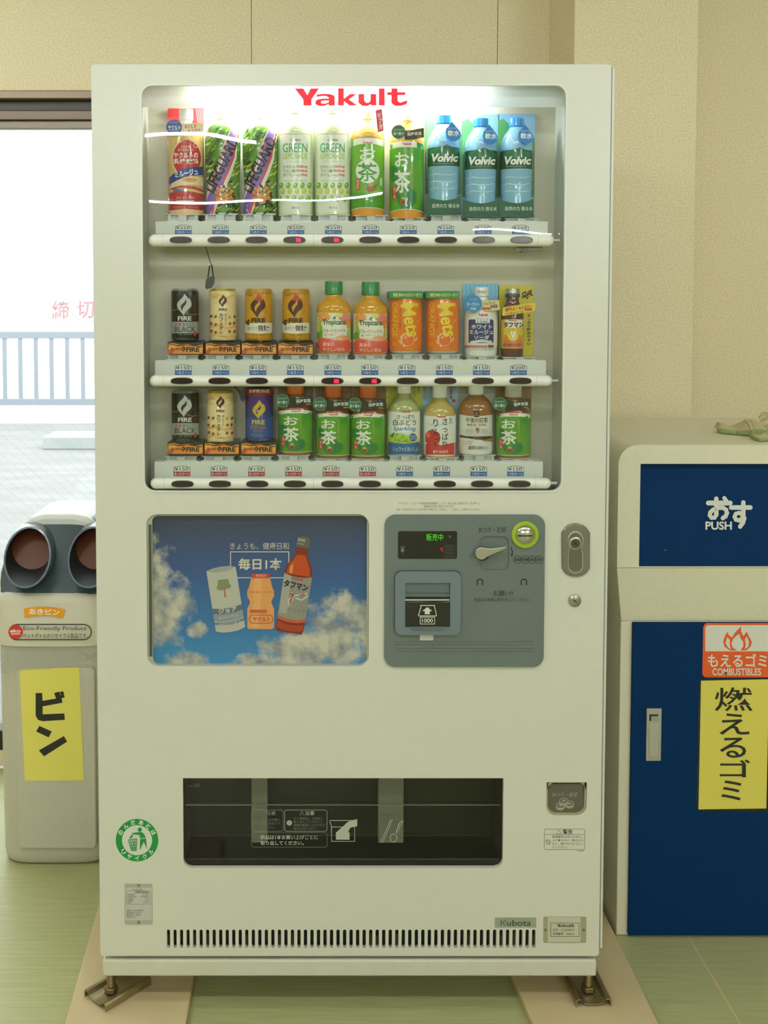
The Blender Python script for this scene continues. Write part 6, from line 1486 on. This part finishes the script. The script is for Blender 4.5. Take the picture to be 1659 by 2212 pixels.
# ================================================================ cloth on the blue bin
ZT_ = zh1 + 0.0008
cl = empty('folded_cloth', G(1600, 935, ZT_), 'crumpled green-edged cloth strip lying on the blue bin', 'cloth')
GRNC = mat('#9aac72', rough=0.85, speck='#88a05c', sscale=300, amt=0.6); TANC = mat('#cfc29a', rough=0.9, speck='#bfae82', sscale=200, amt=0.7)
def strip(pts, name, prof, mats_):
    """pts: (u, v on the bin top, lift, half depth, height)"""
    q = []
    for k in range(len(pts) - 1):
        p0, p1, p2, p3 = pts[max(k - 1, 0)], pts[k], pts[k + 1], pts[min(k + 2, len(pts) - 1)]
        for t in (0, 1 / 3, 2 / 3): q.append(tuple(0.5 * (2 * b_ + (c_ - a_) * t + (2 * a_ - 5 * b_ + 4 * c_ - d_) * t * t + (3 * b_ - a_ - 3 * c_ + d_) * t ** 3) for a_, b_, c_, d_ in zip(p0, p1, p2, p3)))
    pts = q + [pts[-1]]
    mb = MB(); rings = []
    for u, v, lf, hd2, h in pts:
        c = G(u, v, ZT_); rings.append([(c.x + 0.15 * a * hd2, c.y + a * hd2, c.z + lf + b * h) for a, b in prof])
    n = len(prof)
    for k in range(len(rings) - 1):
        for i in range(n - 1): mb.add([rings[k][i], rings[k][i + 1], rings[k + 1][i + 1], rings[k + 1][i]], [(0, 1, 2, 3)], mats_[i])
    o = mb.build(name, cl, smooth=70)
    bm = bmesh.new(); bm.from_mesh(o.data); bmesh.ops.remove_doubles(bm, verts=bm.verts, dist=0.0002); bm.to_mesh(o.data); bm.free()
    m = o.modifiers.new('thick', 'SOLIDIFY'); m.thickness = 0.0018
    m = o.modifiers.new('soft', 'SUBSURF'); m.levels = 1; m.render_levels = 2
    return o
PF = [(-1.0, 0.0), (-1.05, 0.3), (-0.8, 0.45), (-0.4, 0.75), (0.1, 0.95), (0.6, 1.0), (0.95, 0.85), (1.0, 0.55)]
MT = [GRNC, GRNC, TANC, TANC, TANC, TANC, GRNC]
strip([(1546, 934, 0.001, 0.012, 0.012), (1552, 934, 0.001, 0.022, 0.022), (1564, 935, 0.001, 0.026, 0.020), (1580, 936, 0.001, 0.028, 0.015), (1596, 937, 0.001, 0.034, 0.020), (1612, 938, 0.001, 0.040, 0.029), (1628, 937, 0.001, 0.040, 0.030), (1642, 935, 0.001, 0.032, 0.022), (1654, 934, 0.001, 0.022, 0.012), (1668, 933, 0.001, 0.026, 0.020), (1690, 932, 0.001, 0.028, 0.026), (1716, 932, 0.001, 0.02, 0.012)], 'cloth_fold', PF, MT)
strip([(1617, 945, 0.0005, 0.006, 0.012), (1626, 949, 0.0005, 0.012, 0.014), (1640, 952, 0.0005, 0.016, 0.010), (1656, 950, 0.0005, 0.018, 0.016), (1674, 949, 0.0005, 0.018, 0.012), (1700, 947, 0.0005, 0.014, 0.014)], 'cloth_end', PF, MT)
strip([(1640, 922, 0.012, 0.010, 0.012), (1650, 920, 0.016, 0.016, 0.018), (1664, 920, 0.014, 0.018, 0.016), (1690, 921, 0.01, 0.016, 0.016)], 'cloth_crumple', PF, [TANC] * 7)

bpy.data.objects.remove(_to); bpy.data.curves.remove(_tc)
